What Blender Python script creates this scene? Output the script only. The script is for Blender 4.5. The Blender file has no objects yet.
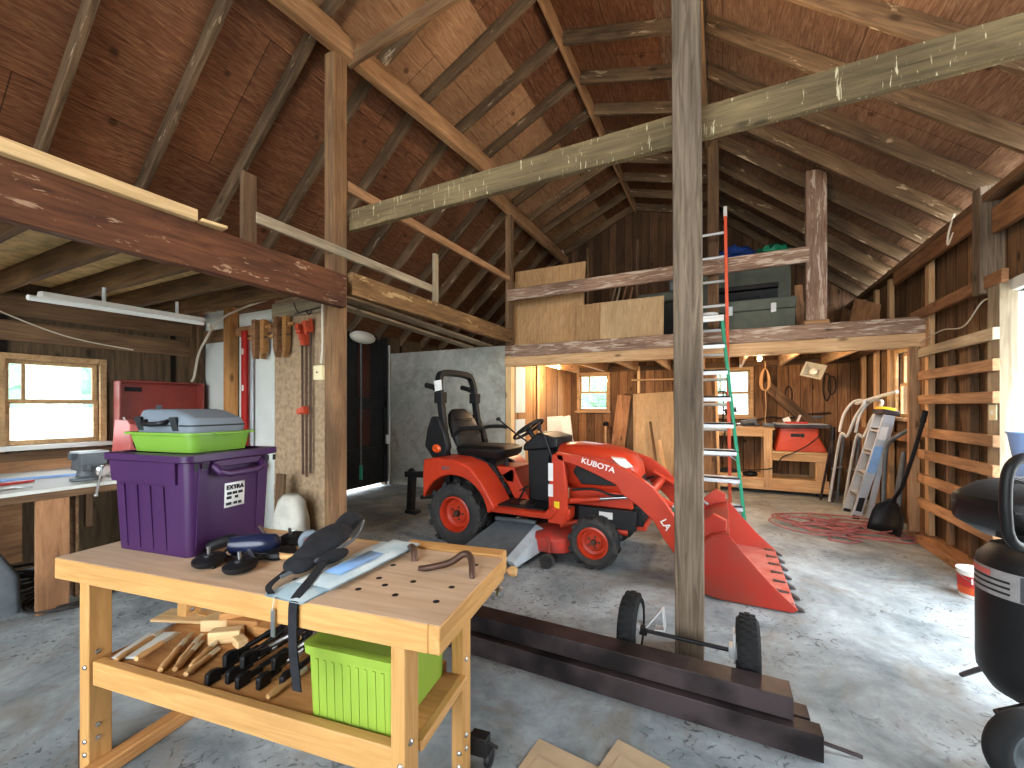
import bpy, bmesh, math, random
from mathutils import Vector, Matrix, Euler
random.seed(11)
SC = bpy.context.scene
COL = SC.collection
PI = math.pi
V = Vector

# ------------------------------------------------------------------ helpers
def lin(h, a=1.0):
    h = h.lstrip('#')
    o = []
    for i in (0, 2, 4):
        c = int(h[i:i+2], 16) / 255.0
        o.append(c / 12.92 if c <= 0.04045 else ((c + 0.055) / 1.055) ** 2.4)
    return (o[0], o[1], o[2], a)

class B:
    """collects geometry into one bmesh"""
    def __init__(s):
        s.bm = bmesh.new()
    def verts(s, pts, faces):
        vs = [s.bm.verts.new(p) for p in pts]
        for f in faces:
            try: s.bm.faces.new([vs[i] for i in f])
            except ValueError: pass
        return vs
    def box(s, x0, x1, y0, y1, z0, z1):
        p = [(x, y, z) for z in (z0, z1) for y in (y0, y1) for x in (x0, x1)]
        return s.verts(p, [(0,2,3,1),(4,5,7,6),(0,1,5,4),(2,6,7,3),(0,4,6,2),(1,3,7,5)])
    def tbox(s, c, size, rot=(0,0,0), taper=1.0):
        """box about c, euler rot; taper scales the top"""
        M = Matrix.Translation(c) @ Euler(rot).to_matrix().to_4x4()
        a, b, h = size[0]/2, size[1]/2, size[2]/2
        p = []
        for z, k in ((-h, 1), (h, taper)):
            for y in (-b*k, b*k):
                for x in (-a*k, a*k):
                    p.append(M @ V((x, y, z)))
        return s.verts(p, [(0,2,3,1),(4,5,7,6),(0,1,5,4),(2,6,7,3),(0,4,6,2),(1,3,7,5)])
    def prism(s, poly, axis, a, b):
        """2D polygon extruded along axis from a to b.  axis y: poly=(x,z), x: (y,z), z: (x,y)"""
        def mk(u, v, t):
            return {'y': (u, t, v), 'x': (t, u, v), 'z': (u, v, t)}[axis]
        n = len(poly)
        va = [s.bm.verts.new(mk(u, v, a)) for u, v in poly]
        vb = [s.bm.verts.new(mk(u, v, b)) for u, v in poly]
        s.bm.faces.new(va); s.bm.faces.new(list(reversed(vb)))
        for i in range(n):
            j = (i+1) % n
            s.bm.faces.new((va[j], va[i], vb[i], vb[j]))
        return va + vb
    def sheet(s, path, axis, a, b, t):
        """an open 2D path thickened by t and extruded along axis"""
        up = [V(p) for p in path]; lo = []
        for i, p in enumerate(up):
            q0 = up[max(i-1, 0)]; q1 = up[min(i+1, len(up)-1)]
            d = (q1-q0).normalized(); nrm = V((-d.y, d.x))
            lo.append(p - nrm*t)
        poly = [tuple(p) for p in up] + [tuple(p) for p in reversed(lo)]
        n = len(up)
        def mk(u, v, w):
            return {'y': (u, w, v), 'x': (w, u, v), 'z': (u, v, w)}[axis]
        P = [[s.bm.verts.new(mk(p[0], p[1], w)) for p in poly] for w in (a, b)]
        m = len(poly)
        for i in range(m):
            j = (i+1) % m
            s.bm.faces.new((P[0][j], P[0][i], P[1][i], P[1][j]))
        for w, k in ((0, 1), (1, -1)):
            for i in range(n-1):
                f = [P[w][i], P[w][i+1], P[w][m-2-i], P[w][m-1-i]]
                s.bm.faces.new(f if k == 1 else list(reversed(f)))
    def loft(s, rings, cap=True, closed=True):
        R = [[s.bm.verts.new(p) for p in r] for r in rings]
        n = len(R[0])
        for i in range(len(R)-1):
            for j in range(n if closed else n-1):
                k = (j+1) % n
                s.bm.faces.new((R[i][j], R[i][k], R[i+1][k], R[i+1][j]))
        if cap and closed:
            s.bm.faces.new(list(reversed(R[0]))); s.bm.faces.new(R[-1])
        return R
    def tube(s, pts, r, n=8, closed=False, sq=False, cap=True):
        pts = [V(p) for p in pts]
        m = len(pts)
        if callable(r): rad = [r(i/(m-1)) for i in range(m)]
        else: rad = [r]*m
        prev = None; rings = []
        for i, p in enumerate(pts):
            if closed: d = pts[(i+1) % m] - pts[(i-1) % m]
            else: d = pts[min(i+1, m-1)] - pts[max(i-1, 0)]
            if d.length < 1e-9: d = V((0,0,1))
            d.normalize()
            if prev is None:
                up = V((0,0,1)) if abs(d.z) < 0.95 else V((0,1,0))
                x = d.cross(up).normalized()
            else:
                x = prev - d*prev.dot(d)
                if x.length < 1e-6: x = d.orthogonal()
                x.normalize()
            y = d.cross(x); prev = x
            k = n; off = PI/4 if sq else 0
            rings.append([p + rad[i]*(1.414 if sq else 1)*(math.cos(2*PI*j/k+off)*x + math.sin(2*PI*j/k+off)*y) for j in range(k)])
        R = [[s.bm.verts.new(p) for p in ring] for ring in rings]
        for i in range(m if closed else m-1):
            a, b = R[i], R[(i+1) % m]
            for j in range(n):
                k = (j+1) % n
                s.bm.faces.new((a[j], a[k], b[k], b[j]))
        if not closed and cap:
            s.bm.faces.new(list(reversed(R[0]))); s.bm.faces.new(R[-1])
    def cyl(s, p0, p1, r, r2=None, n=16):
        r2 = r if r2 is None else r2
        s.tube([p0, p1], lambda t: r + (r2-r)*t, n)
    def lathe(s, prof, c=(0,0,0), axis='z', n=24, rot=None, caps=True):
        """prof: (radius, height) from one end to the other"""
        Mx = {'z': Matrix.Identity(3), 'y': Matrix.Rotation(-PI/2, 3, 'X'), 'x': Matrix.Rotation(PI/2, 3, 'Y')}[axis]
        if rot is not None: Mx = Euler(rot).to_matrix() @ Mx
        c = V(c); R = []
        for r, h in prof:
            if r < 1e-6:
                R.append([s.bm.verts.new(c + Mx @ V((0, 0, h)))])
            else:
                R.append([s.bm.verts.new(c + Mx @ V((r*math.cos(2*PI*j/n), r*math.sin(2*PI*j/n), h))) for j in range(n)])
        for a, b in zip(R, R[1:]):
            for j in range(n):
                k = (j+1) % n
                if len(a) == 1 and len(b) == 1: continue
                if len(a) == 1: s.bm.faces.new((a[0], b[k], b[j]))
                elif len(b) == 1: s.bm.faces.new((a[j], a[k], b[0]))
                else: s.bm.faces.new((a[j], a[k], b[k], b[j]))
        if not caps: return
        if len(R[0]) > 1: s.bm.faces.new(list(reversed(R[0])))
        if len(R[-1]) > 1: s.bm.faces.new(R[-1])
    def ball(s, c, r, n=16, m=10, rot=(0,0,0)):
        r = (r, r, r) if not hasattr(r, '__len__') else r
        M = Matrix.Translation(c) @ Euler(rot).to_matrix().to_4x4()
        top = s.bm.verts.new(M @ V((0,0,r[2]))); bot = s.bm.verts.new(M @ V((0,0,-r[2]))); R = []
        for i in range(1, m):
            t = PI*i/m
            R.append([s.bm.verts.new(M @ V((r[0]*math.sin(t)*math.cos(2*PI*j/n), r[1]*math.sin(t)*math.sin(2*PI*j/n), r[2]*math.cos(t)))) for j in range(n)])
        for j in range(n):
            k = (j+1) % n
            s.bm.faces.new((top, R[0][j], R[0][k])); s.bm.faces.new((bot, R[-1][k], R[-1][j]))
            for a, b in zip(R, R[1:]): s.bm.faces.new((a[j], b[j], b[k], a[k]))
    def torus(s, c, R, r, rot=(0,0,0), n=32, m=8, arc=2*PI):
        M = Matrix.Translation(c) @ Euler(rot).to_matrix().to_4x4()
        full = abs(arc-2*PI) < 1e-6
        pts = [M @ V((R*math.cos(arc*i/n), R*math.sin(arc*i/n), 0)) for i in range(n if full else n+1)]
        s.tube(pts, r, m, closed=full)

def W(o):
    M = Matrix.Identity(4)
    while o is not None:
        M = o.matrix_basis @ M; o = o.parent
    return M

def obj(name, b, mat, parent=None, bevel=0, local=False, sharp=38, seg=2, solid=0):
    """link the bmesh as one object; geometry is in world space unless local"""
    me = bpy.data.meshes.new(name)
    if parent is not None and not local:
        b.bm.transform(W(parent).inverted())
    bmesh.ops.recalc_face_normals(b.bm, faces=b.bm.faces[:])
    b.bm.to_mesh(me); b.bm.free()
    if mat: me.materials.append(mat)
    for p in me.polygons: p.use_smooth = True
    me.set_sharp_from_angle(angle=math.radians(sharp))
    o = bpy.data.objects.new(name, me); COL.objects.link(o)
    if parent is not None: o.parent = parent
    if bevel:
        m = o.modifiers.new('bevel', 'BEVEL'); m.width = bevel; m.segments = seg; m.limit_method = 'ANGLE'; m.angle_limit = math.radians(40)
    return o

def bar(name, p0, p1, w, h, mat, parent=None, up=(0,0,1), bevel=.004, local=False):
    """timber from p0 to p1; w across, h along up; grain along its own X"""
    p0, p1 = V(p0), V(p1); d = p1-p0; L = d.length; x = d.normalized()
    u = V(up); y = u.cross(x)
    if y.length < 1e-5: y = V((0,1,0)).cross(x)
    y.normalize(); z = x.cross(y)
    M = Matrix((x, y, z)).transposed().to_4x4(); M.translation = (p0+p1)/2
    b = B(); b.box(-L/2, L/2, -w/2, w/2, -h/2, h/2)
    o = obj(name, b, mat, None, bevel)
    if parent is not None:
        o.parent = parent; o.matrix_basis = M if local else W(parent).inverted() @ M
    else:
        o.matrix_basis = M
    return o

def thing(name, label, cat, loc=(0,0,0), rotz=0, group=None):
    o = bpy.data.objects.new(name, None); COL.objects.link(o)
    o.empty_display_size = .1
    o.location = loc; o.rotation_euler = (0, 0, rotz)
    o.matrix_basis = Matrix.Translation(loc) @ Matrix.Rotation(rotz, 4, 'Z')
    return tag(o, label, cat, group)
def tag(o, label, cat, group=None):
    o['label'] = label; o['category'] = cat
    if group: o['group'] = group
    return o
def struct(o):
    o['kind'] = 'structure'; return o
def dup(root, M, label=None, group=None):
    r = root.copy(); COL.objects.link(r); r.matrix_basis = M
    if label: r['label'] = label
    if group: r['group'] = group
    for ch in list(root.children):
        c = ch.copy(); COL.objects.link(c); c.parent = r
        for g in ch.children:
            d = g.copy(); COL.objects.link(d); d.parent = c
    return r
def text_mesh(txt, size, depth=.002, bold=0.0):
    cu = bpy.data.curves.new('letters', 'FONT'); cu.body = txt; cu.size = size; cu.extrude = depth
    cu.align_x = 'CENTER'; cu.align_y = 'CENTER'; cu.offset = bold
    o = bpy.data.objects.new('letters', cu); COL.objects.link(o)
    bpy.context.view_layer.update()
    me = bpy.data.meshes.new_from_object(o.evaluated_get(bpy.context.evaluated_depsgraph_get()))
    bpy.data.objects.remove(o); bpy.data.curves.remove(cu)
    return me
def text(name, txt, size, M, mat, parent, bold=0.0, sx=1.0):
    """letters lie in their local XY, M places them in the world"""
    me = text_mesh(txt, size, .0015, bold); me.materials.clear(); me.materials.append(mat)
    me.transform(W(parent).inverted() @ M @ Matrix.Diagonal((sx, 1, 1, 1)))
    o = bpy.data.objects.new(name, me); COL.objects.link(o); o.parent = parent
    return o
def frame(c, x, y):
    """matrix with local x, y axes along the given world vectors"""
    x = V(x).normalized(); z = x.cross(V(y)).normalized(); y = z.cross(x)
    M = Matrix((x, y, z)).transposed().to_4x4(); M.translation = V(c); return M
def bez(p, n=12):
    """smooth path through the points (Catmull-Rom)"""
    p = [V(q) for q in p]; out = []
    for i in range(len(p)-1):
        a = p[max(i-1, 0)]; b = p[i]; c = p[i+1]; d = p[min(i+2, len(p)-1)]
        for k in range(n):
            t = k/n
            out.append(.5*((2*b)+(c-a)*t+(2*a-5*b+4*c-d)*t*t+(3*b-a-3*c+d)*t**3))
    out.append(p[-1]); return out

def coil(name, label, cat, c, R, r, n, mat, seed, tilt=.1, flat=1.0, group=None):
    rnd = random.Random(seed); pts = []
    for i in range(n*22):
        a = 2*PI*i/22; k = 1+.18*math.sin(i*.37+seed)+.10*math.sin(i*.13)
        pts.append((c[0]+R*k*math.cos(a)+.05*R*math.sin(i*.09), c[1]+R*k*flat*math.sin(a), c[2]+r+.5*r*(1+math.sin(i*.7))+tilt*r*i/22))
    b = B(); b.tube(pts, r, 6)
    return tag(obj(name, b, mat), label, cat, group)

# ------------------------------------------------------------------ materials
def nmat(name):
    m = bpy.data.materials.new(name); m.use_nodes = True
    n = m.node_tree.nodes; l = m.node_tree.links
    return m, n, l, n['Principled BSDF']
def node(n, t, **k):
    o = n.new(t)
    for a, v in k.items(): setattr(o, a, v)
    return o
def coords(n, l, rand=True):
    tc = node(n, 'ShaderNodeTexCoord')
    if not rand: return tc.outputs['Object']
    oi = node(n, 'ShaderNodeObjectInfo')
    mu = node(n, 'ShaderNodeVectorMath', operation='SCALE'); mu.inputs[0].default_value = (31, 17, 23)
    l.new(oi.outputs['Random'], mu.inputs['Scale'])
    ad = node(n, 'ShaderNodeVectorMath', operation='ADD')
    l.new(tc.outputs['Object'], ad.inputs[0]); l.new(mu.outputs[0], ad.inputs[1])
    return ad.outputs[0]
def noise(n, l, vec, scale, stretch=(1,1,1), detail=4, dist=0.0, rough=.5):
    mp = node(n, 'ShaderNodeMapping'); mp.inputs['Scale'].default_value = stretch
    l.new(vec, mp.inputs['Vector'])
    t = node(n, 'ShaderNodeTexNoise'); t.inputs['Scale'].default_value = scale; t.inputs['Detail'].default_value = detail
    t.inputs['Distortion'].default_value = dist; t.inputs['Roughness'].default_value = rough
    l.new(mp.outputs[0], t.inputs['Vector']); return t.outputs['Fac']
def ramp(n, l, fac, stops):
    r = node(n, 'ShaderNodeValToRGB'); e = r.color_ramp.elements
    while len(e) > 1: e.remove(e[-1])
    e[0].position = stops[0][0]; e[0].color = stops[0][1]
    for p, c in stops[1:]:
        q = e.new(p); q.color = c
    l.new(fac, r.inputs['Fac']); return r.outputs['Color']
def mix(n, l, fac, a, b, mode='MIX'):
    m = node(n, 'ShaderNodeMix', data_type='RGBA', blend_type=mode)
    for s, v in ((m.inputs[0], fac), (m.inputs[6], a), (m.inputs[7], b)):
        if isinstance(v, (int, float)): s.default_value = v
        elif isinstance(v, tuple): s.default_value = v
        else: l.new(v, s)
    return m.outputs[2]
def bump(n, l, bsdf, h, strength=.2, d=.01):
    b = node(n, 'ShaderNodeBump'); b.inputs['Strength'].default_value = strength; b.inputs['Distance'].default_value = d
    l.new(h, b.inputs['Height']); l.new(b.outputs[0], bsdf.inputs['Normal'])
def g(v): return (v, v, v, 1)

def wood(name, dark, light, grain=(1.3, 16, 16), rough=.75, fleck=None, fleck_t=.66, fleck_s=(14, 14, 14), blotch=.55, var=.3, knots=True):
    m, n, l, bs = nmat(name)
    vec = coords(n, l)
    gr = noise(n, l, vec, 1.6, grain, 6, 1.2, .6)
    col = ramp(n, l, gr, [(.3, lin(dark)), (.68, lin(light))])
    big = noise(n, l, vec, 1.3, (1, 2, 2), 3)
    col = mix(n, l, 1.0, col, ramp(n, l, big, [(.3, g(blotch)), (.65, g(1.08))]), 'MULTIPLY')
    if knots:
        vo = node(n, 'ShaderNodeTexVoronoi'); mp = node(n, 'ShaderNodeMapping'); mp.inputs['Scale'].default_value = (2.0, 5, 5)
        l.new(vec, mp.inputs['Vector']); l.new(mp.outputs[0], vo.inputs['Vector']); vo.inputs['Scale'].default_value = 1.0
        col = mix(n, l, 1.0, col, ramp(n, l, vo.outputs['Distance'], [(.05, g(.35)), (.13, g(1.0))]), 'MULTIPLY')
    if fleck:
        fl = noise(n, l, vec, 1.0, fleck_s, 5, .4, .65)
        col = mix(n, l, ramp(n, l, fl, [(fleck_t, g(0)), (fleck_t+.05, g(.85))]), col, lin(fleck))
    oi = node(n, 'ShaderNodeObjectInfo')
    mr = node(n, 'ShaderNodeMapRange'); mr.inputs['To Min'].default_value = 1-var; mr.inputs['To Max'].default_value = 1+var*.5
    l.new(oi.outputs['Random'], mr.inputs['Value'])
    hs = node(n, 'ShaderNodeHueSaturation'); l.new(mr.outputs[0], hs.inputs['Value']); l.new(col, hs.inputs['Color'])
    l.new(hs.outputs[0], bs.inputs['Base Color'])
    bs.inputs['Roughness'].default_value = rough; bs.inputs['Specular IOR Level'].default_value = .25
    bump(n, l, bs, gr, .25, .006)
    return m

def boards(name, axis, dark, light, width=.19, gap='140c08', rough=.8, var=.5, stain=None, horizontal=False):
    """wall of boards in object (= world) space; axis = the coordinate that steps from board to board"""
    m, n, l, bs = nmat(name)
    vec = coords(n, l, False)
    sp = node(n, 'ShaderNodeSeparateXYZ'); l.new(vec, sp.inputs[0])
    dv = node(n, 'ShaderNodeMath', operation='DIVIDE'); l.new(sp.outputs[axis.upper()], dv.inputs[0]); dv.inputs[1].default_value = width
    fl = node(n, 'ShaderNodeMath', operation='FLOOR'); l.new(dv.outputs[0], fl.inputs[0])
    fr = node(n, 'ShaderNodeMath', operation='FRACT'); l.new(dv.outputs[0], fr.inputs[0])
    wn = node(n, 'ShaderNodeTexWhiteNoise', noise_dimensions='1D'); l.new(fl.outputs[0], wn.inputs['W'])
    sh = node(n, 'ShaderNodeVectorMath', operation='SCALE'); sh.inputs[0].default_value = (9, 13, 7); l.new(wn.outputs['Value'], sh.inputs['Scale'])
    ad = node(n, 'ShaderNodeVectorMath', operation='ADD'); l.new(vec, ad.inputs[0]); l.new(sh.outputs[0], ad.inputs[1])
    st = [14, 14, 14]
    run = {'x': 2, 'y': 2, 'z': 1}[axis]
    st[run] = 1.1
    gr = noise(n, l, ad.outputs[0], 1.5, tuple(st), 6, 1.4, .62)
    col = ramp(n, l, gr, [(.3, lin(dark)), (.68, lin(light))])
    kn = node(n, 'ShaderNodeTexVoronoi'); mp = node(n, 'ShaderNodeMapping')
    ks = [5, 5, 5]; ks[run] = 2.2
    mp.inputs['Scale'].default_value = ks
    l.new(ad.outputs[0], mp.inputs['Vector']); l.new(mp.outputs[0], kn.inputs['Vector']); kn.inputs['Scale'].default_value = 1.0
    col = mix(n, l, 1.0, col, ramp(n, l, kn.outputs['Distance'], [(.05, g(.3)), (.14, g(1.0))]), 'MULTIPLY')
    big = noise(n, l, vec, .9, (1, 1, 1), 4)
    col = mix(n, l, 1.0, col, ramp(n, l, big, [(.3, g(.6)), (.65, g(1.1))]), 'MULTIPLY')
    mr = node(n, 'ShaderNodeMapRange'); mr.inputs['To Min'].default_value = 1-var; mr.inputs['To Max'].default_value = 1.15
    l.new(wn.outputs['Value'], mr.inputs['Value'])
    hs = node(n, 'ShaderNodeHueSaturation'); l.new(mr.outputs[0], hs.inputs['Value']); l.new(col, hs.inputs['Color'])
    gp = ramp(n, l, fr.outputs[0], [(0.0, g(1)), (.035, g(1)), (.06, g(0)), (1, g(0))])
    col = mix(n, l, gp, hs.outputs[0], lin(gap))
    l.new(col, bs.inputs['Base Color']); bs.inputs['Roughness'].default_value = rough; bs.inputs['Specular IOR Level'].default_value = .2
    bump(n, l, bs, gr, .3, .006)
    return m

def sheets(name, pal, w=2.44, hgt=1.22, grain=(2, 16, 16), rough=.75, seam='1e0f08'):
    """plywood sheathing: per-sheet tint, figured grain, seams; local X and Y lie in the surface"""
    m, n, l, bs = nmat(name)
    vec = coords(n, l, False)
    br = node(n, 'ShaderNodeTexBrick'); l.new(vec, br.inputs['Vector'])
    br.inputs['Scale'].default_value = 1; br.inputs['Brick Width'].default_value = w; br.inputs['Row Height'].default_value = hgt
    br.inputs['Mortar Size'].default_value = .004; br.inputs['Color1'].default_value = g(.72); br.inputs['Color2'].default_value = g(1.12); br.inputs['Mortar'].default_value = g(.25)
    gr = noise(n, l, vec, 1.5, grain, 7, 2.6, .62)
    col = ramp(n, l, gr, [(.28, lin(pal[0])), (.5, lin(pal[1])), (.7, lin(pal[2]))])
    col = mix(n, l, 1.0, col, br.outputs['Color'], 'MULTIPLY')
    vo = node(n, 'ShaderNodeTexVoronoi'); vo.inputs['Scale'].default_value = 2.6; l.new(vec, vo.inputs['Vector'])
    col = mix(n, l, 1.0, col, ramp(n, l, vo.outputs['Distance'], [(.05, g(.4)), (.1, g(1.0))]), 'MULTIPLY')
    big = noise(n, l, vec, 1.2, (1, 1, 1), 5)
    col = mix(n, l, 1.0, col, ramp(n, l, big, [(.3, g(.62)), (.7, g(1.15))]), 'MULTIPLY')
    l.new(col, bs.inputs['Base Color']); bs.inputs['Roughness'].default_value = rough; bs.inputs['Specular IOR Level'].default_value = .25
    bump(n, l, bs, gr, .15, .004)
    return m

def paint(name, col, rough=.45, metal=0.0, dirt=.25, dirt_col=None, scale=6, coat=0.0, spec=.3, bumpy=0.0):
    m, n, l, bs = nmat(name)
    vec = coords(n, l)
    c = lin(col); f = noise(n, l, vec, scale, (1,1,1), 5)
    d = lin(dirt_col) if dirt_col else tuple(x*(1-dirt) for x in c[:3])+(1,)
    l.new(ramp(n, l, f, [(.35, d), (.62, c)]), bs.inputs['Base Color'])
    bs.inputs['Roughness'].default_value = rough; bs.inputs['Metallic'].default_value = metal
    bs.inputs['Coat Weight'].default_value = coat; bs.inputs['Specular IOR Level'].default_value = spec
    if bumpy: bump(n, l, bs, noise(n, l, vec, 60, (1,1,1), 3), bumpy, .003)
    return m
def glow(name, col, s):
    m, n, l, bs = nmat(name)
    bs.inputs['Base Color'].default_value = lin(col); bs.inputs['Emission Color'].default_value = lin(col); bs.inputs['Emission Strength'].default_value = s
    return m
def glass(name, tint='ffffff', gloss=.08):
    m, n, l, bs = nmat(name)
    n.remove(bs)
    tr = node(n, 'ShaderNodeBsdfTransparent'); tr.inputs[0].default_value = lin(tint)
    gl = node(n, 'ShaderNodeBsdfGlossy'); gl.inputs['Roughness'].default_value = .03
    mx = node(n, 'ShaderNodeMixShader'); mx.inputs[0].default_value = gloss
    l.new(tr.outputs[0], mx.inputs[1]); l.new(gl.outputs[0], mx.inputs[2])
    l.new(mx.outputs[0], n['Material Output'].inputs['Surface'])
    return m
# ------------------------------------------------------------------ palette
M_post_grey = wood('weathered grey timber', '554738', '897865', (1.3, 22, 22), .8, var=.08)
M_post_tan = wood('tan planed timber', '6e5038', '9c7854', (1.2, 16, 16), .7, var=.06)
M_beam_streak = wood('tie beam with lime streaks', '574932', '84714f', (1.2, 16, 16), .8, fleck='cfc39c', fleck_t=.62, fleck_s=(60, 60, 8), var=.05)
M_beam_red = wood('dull red painted beam', '45281c', '75492f', (1.4, 14, 14), .72, fleck='a98a70', fleck_t=.61, fleck_s=(7, 24, 24), var=.05, knots=False)
M_beam_worn = wood('red beam with worn white paint', '7a5a48', 'a58a76', (1.4, 16, 16), .8, fleck='bfae9c', fleck_t=.53, fleck_s=(3.2, 26, 26), var=.1)
M_rafter = wood('brown rafter', '4a3828', '7c644a', (1.1, 16, 16), .8, fleck='b7a284', fleck_t=.62, fleck_s=(3.5, 16, 16), var=.35)
M_beam_old = wood('old worn beam', '5c4228', '93714a', (1.3, 12, 12), .8, fleck='b79a6c', fleck_t=.6, fleck_s=(4, 12, 12), var=.05)
M_lumber = wood('new pine lumber', 'ac8358', 'd6b185', (1.1, 16, 16), .7, blotch=.8, var=.15)
M_lumber_pale = wood('pale pine board', 'c09a68', 'e6c795', (1.1, 16, 16), .7, blotch=.85, var=.1)
M_lumber_brown = wood('old brown board', '553f2e', '886a4c', (1.1, 16, 16), .8, var=.3)
M_purlin = wood('orange brown purlin', '85603f', 'bb9068', (1.1, 14, 14), .75, var=.1)
M_joist = wood('brown joist', '4c3521', '7d5e3d', (1.1, 14, 14), .8, var=.2)
M_girt = wood('pale grey girt', '8a7a62', 'b5a68c', (1.1, 14, 14), .8, var=.15)
M_bench = wood('varnished beech', 'b08148', 'cd9e62', (1.6, 22, 22), .42, blotch=.86, var=.06, knots=False)
M_bench_top = wood('scuffed bench top', 'b89a7c', 'cfb498', (1.4, 14, 14), .62, blotch=.86, var=.03, knots=False)
M_bench_plain = wood('plain bench lumber', 'a8713f', 'd09a5e', (1.3, 14, 14), .6, var=.12)
M_leg_old = wood('rough old plank', '7a5438', 'ab7e58', (1.3, 12, 12), .8, var=.1)
M_ply_tan = wood('tan plywood sheet', 'a0845e', 'c0a47c', (3, 26, 26), .65, blotch=.85, var=.12, knots=False)
M_ply_warm = wood('warm plywood sheet', '97724a', 'b8946a', (2.5, 22, 22), .65, blotch=.85, var=.1, knots=False)
M_osb = paint('strand board', 'a88a66', .8, dirt=.42, scale=34)
M_osb_under = paint('strand board decking', 'e4c084', .8, dirt=.4, scale=13)
M_particle = paint('grubby particle board', 'b39878', .85, dirt=.34, scale=22)
M_roof_red = sheets('red brown roof plywood', ('512f1f', '7b4f35', '99704f'))
M_roof_tan = sheets('tan roof plywood', ('8c5f42', 'b38662', 'c89f78'))
M_roof_right = sheets('grey brown roof plywood', ('66493a', '8e6c54', 'ac8c70'))
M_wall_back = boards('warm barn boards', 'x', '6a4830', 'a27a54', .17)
M_wall_gable = boards('shade-darkened gable boards', 'x', '44301f', '6b4c34', .16)  # wall boards in a darker tone; the unlit loft's shade is in the colour
M_wall_right = boards('barn boards on the side', 'y', '5c4430', '967452', .2)
M_wall_left = boards('dark wall sheets', 'y', '4c3d2d', '786249', 1.22, var=.25)
M_wall_inner = boards('light inner boards', 'y', '9a7048', 'c89c6c', .62, var=.25)

def concrete(name, a, b, stain, scale=1.0, spots='45484a', dens=.60):
    m, n, l, bs = nmat(name)
    vec = coords(n, l, False)
    f = noise(n, l, vec, 1.3*scale, (1,1,1), 10, .6, .68)
    col = ramp(n, l, f, [(.36, lin(a)), (.60, lin(b))])
    fine = noise(n, l, vec, 9*scale, (1,1,1), 8, .5, .7)
    col = mix(n, l, 1.0, col, ramp(n, l, fine, [(.3, g(.78)), (.7, g(1.12))]), 'MULTIPLY')
    f2 = noise(n, l, vec, 1.7*scale, (1,1,1), 9, 1.4, .66)
    col = mix(n, l, ramp(n, l, f2, [(.50, g(0)), (.66, g(.7))]), col, lin(stain))
    f3 = noise(n, l, vec, 13*scale, (1,1,1), 6, 2.2, .62)
    f4 = noise(n, l, vec, .9*scale, (1,1,1), 4)
    sc = node(n, 'ShaderNodeMath', operation='MULTIPLY')
    l.new(ramp(n, l, f3, [(dens-.03, g(0)), (dens+.03, g(.85))]), sc.inputs[0]); l.new(ramp(n, l, f4, [(.42, g(.1)), (.54, g(1))]), sc.inputs[1])
    col = mix(n, l, sc.outputs[0], col, lin(spots))
    l.new(col, bs.inputs['Base Color'])
    l.new(ramp(n, l, f2, [(.3, g(.5)), (.7, g(.8))]), bs.inputs['Roughness'])
    bs.inputs['Specular IOR Level'].default_value = .35
    bump(n, l, bs, f3, .15, .006)
    return m
M_floor = concrete('worn concrete slab', '6c767a', 'a5aeb1', '80796e')
M_conc_wall = concrete('grey block wall', 'a2a59b', 'c0c2b8', '8f8a7c', 1.0, '7c7a70', .64)

M_orange = paint('tractor orange paint', 'b8371d', .38, dirt=.12, coat=.08, scale=3)
M_orange_worn = paint('scraped orange paint', 'a42c1c', .55, dirt=.2, dirt_col='953a2a', scale=4)
M_pink_red = paint('worn pink red steel', 'b5685e', .55, dirt=.2, dirt_col='a84438', scale=7)
M_black = paint('black plastic', '131416', .5, dirt=.3, scale=8)
M_black_soft = paint('black vinyl', '161515', .5, dirt=.25, scale=9)
M_rubber = paint('tyre rubber', '2a2b2c', .8, dirt=.4, dirt_col='3c3a37', scale=12)
M_steel = paint('bright steel', 'b9bcbe', .3, 1.0, dirt=.2)
M_alu = paint('dull aluminium', 'c3c8cc', .45, .35, dirt=.22, scale=4)
M_silver = paint('silver paint', 'c9cbca', .4, .2, dirt=.1)
M_gunmetal = paint('grey deck plastic', '5d6468', .45, dirt=.3, scale=9)
M_chute = paint('pale grey plastic', 'a2abb0', .4, dirt=.2, scale=8)
M_darksteel = paint('dark mill steel', '4a4040', .42, .45, dirt=.4, dirt_col='231e1e', scale=5)
M_white = paint('white gloss', 'e2e0da', .45, dirt=.08)
M_white_panel = paint('white board', 'd3d6cf', .6, dirt=.12, scale=3)
M_insul = paint('pale blue foam board', 'c6d2d2', .7, dirt=.1)
M_purple = paint('purple plastic', '3d2049', .38, dirt=.1, scale=3)
M_lime = paint('lime plastic', '719c38', .4, dirt=.08, scale=3)
M_lime2 = paint('translucent lime plastic', '8aa63c', .42, dirt=.12, scale=5)
M_greycase = paint('grey moulded plastic', '6d7780', .55, dirt=.15, scale=4)
M_red_tool = paint('tool chest red', '8f3d33', .4, dirt=.18, scale=3)
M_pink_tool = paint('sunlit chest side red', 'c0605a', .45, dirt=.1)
M_red = paint('bright red', 'b02a24', .4, dirt=.1)
M_clamp_red = paint('clamp orange red', 'c84e30', .45, dirt=.12)
M_green = paint('green fibreglass', '1d8562', .5, dirt=.12)
M_orange_fg = paint('orange fibreglass', 'd05232', .5, dirt=.12)
M_saw = paint('saw orange', 'c44a2c', .45, dirt=.12)
M_iron = paint('brown iron', '5c463b', .5, .6, dirt=.3)
M_navy = paint('blue black gloss', '1b2440', .3, dirt=.3, coat=.3)
M_cloth_black = paint('black cloth', '25262a', .95, dirt=.3, scale=30, bumpy=.4)
M_plastic_bag = paint('pale blue packaging', 'd3e2e6', .3, dirt=.3, dirt_col='a9c4ce', scale=10)
M_bag_white = paint('off white sack', 'c6c4b8', .8, dirt=.2, scale=9)
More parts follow.
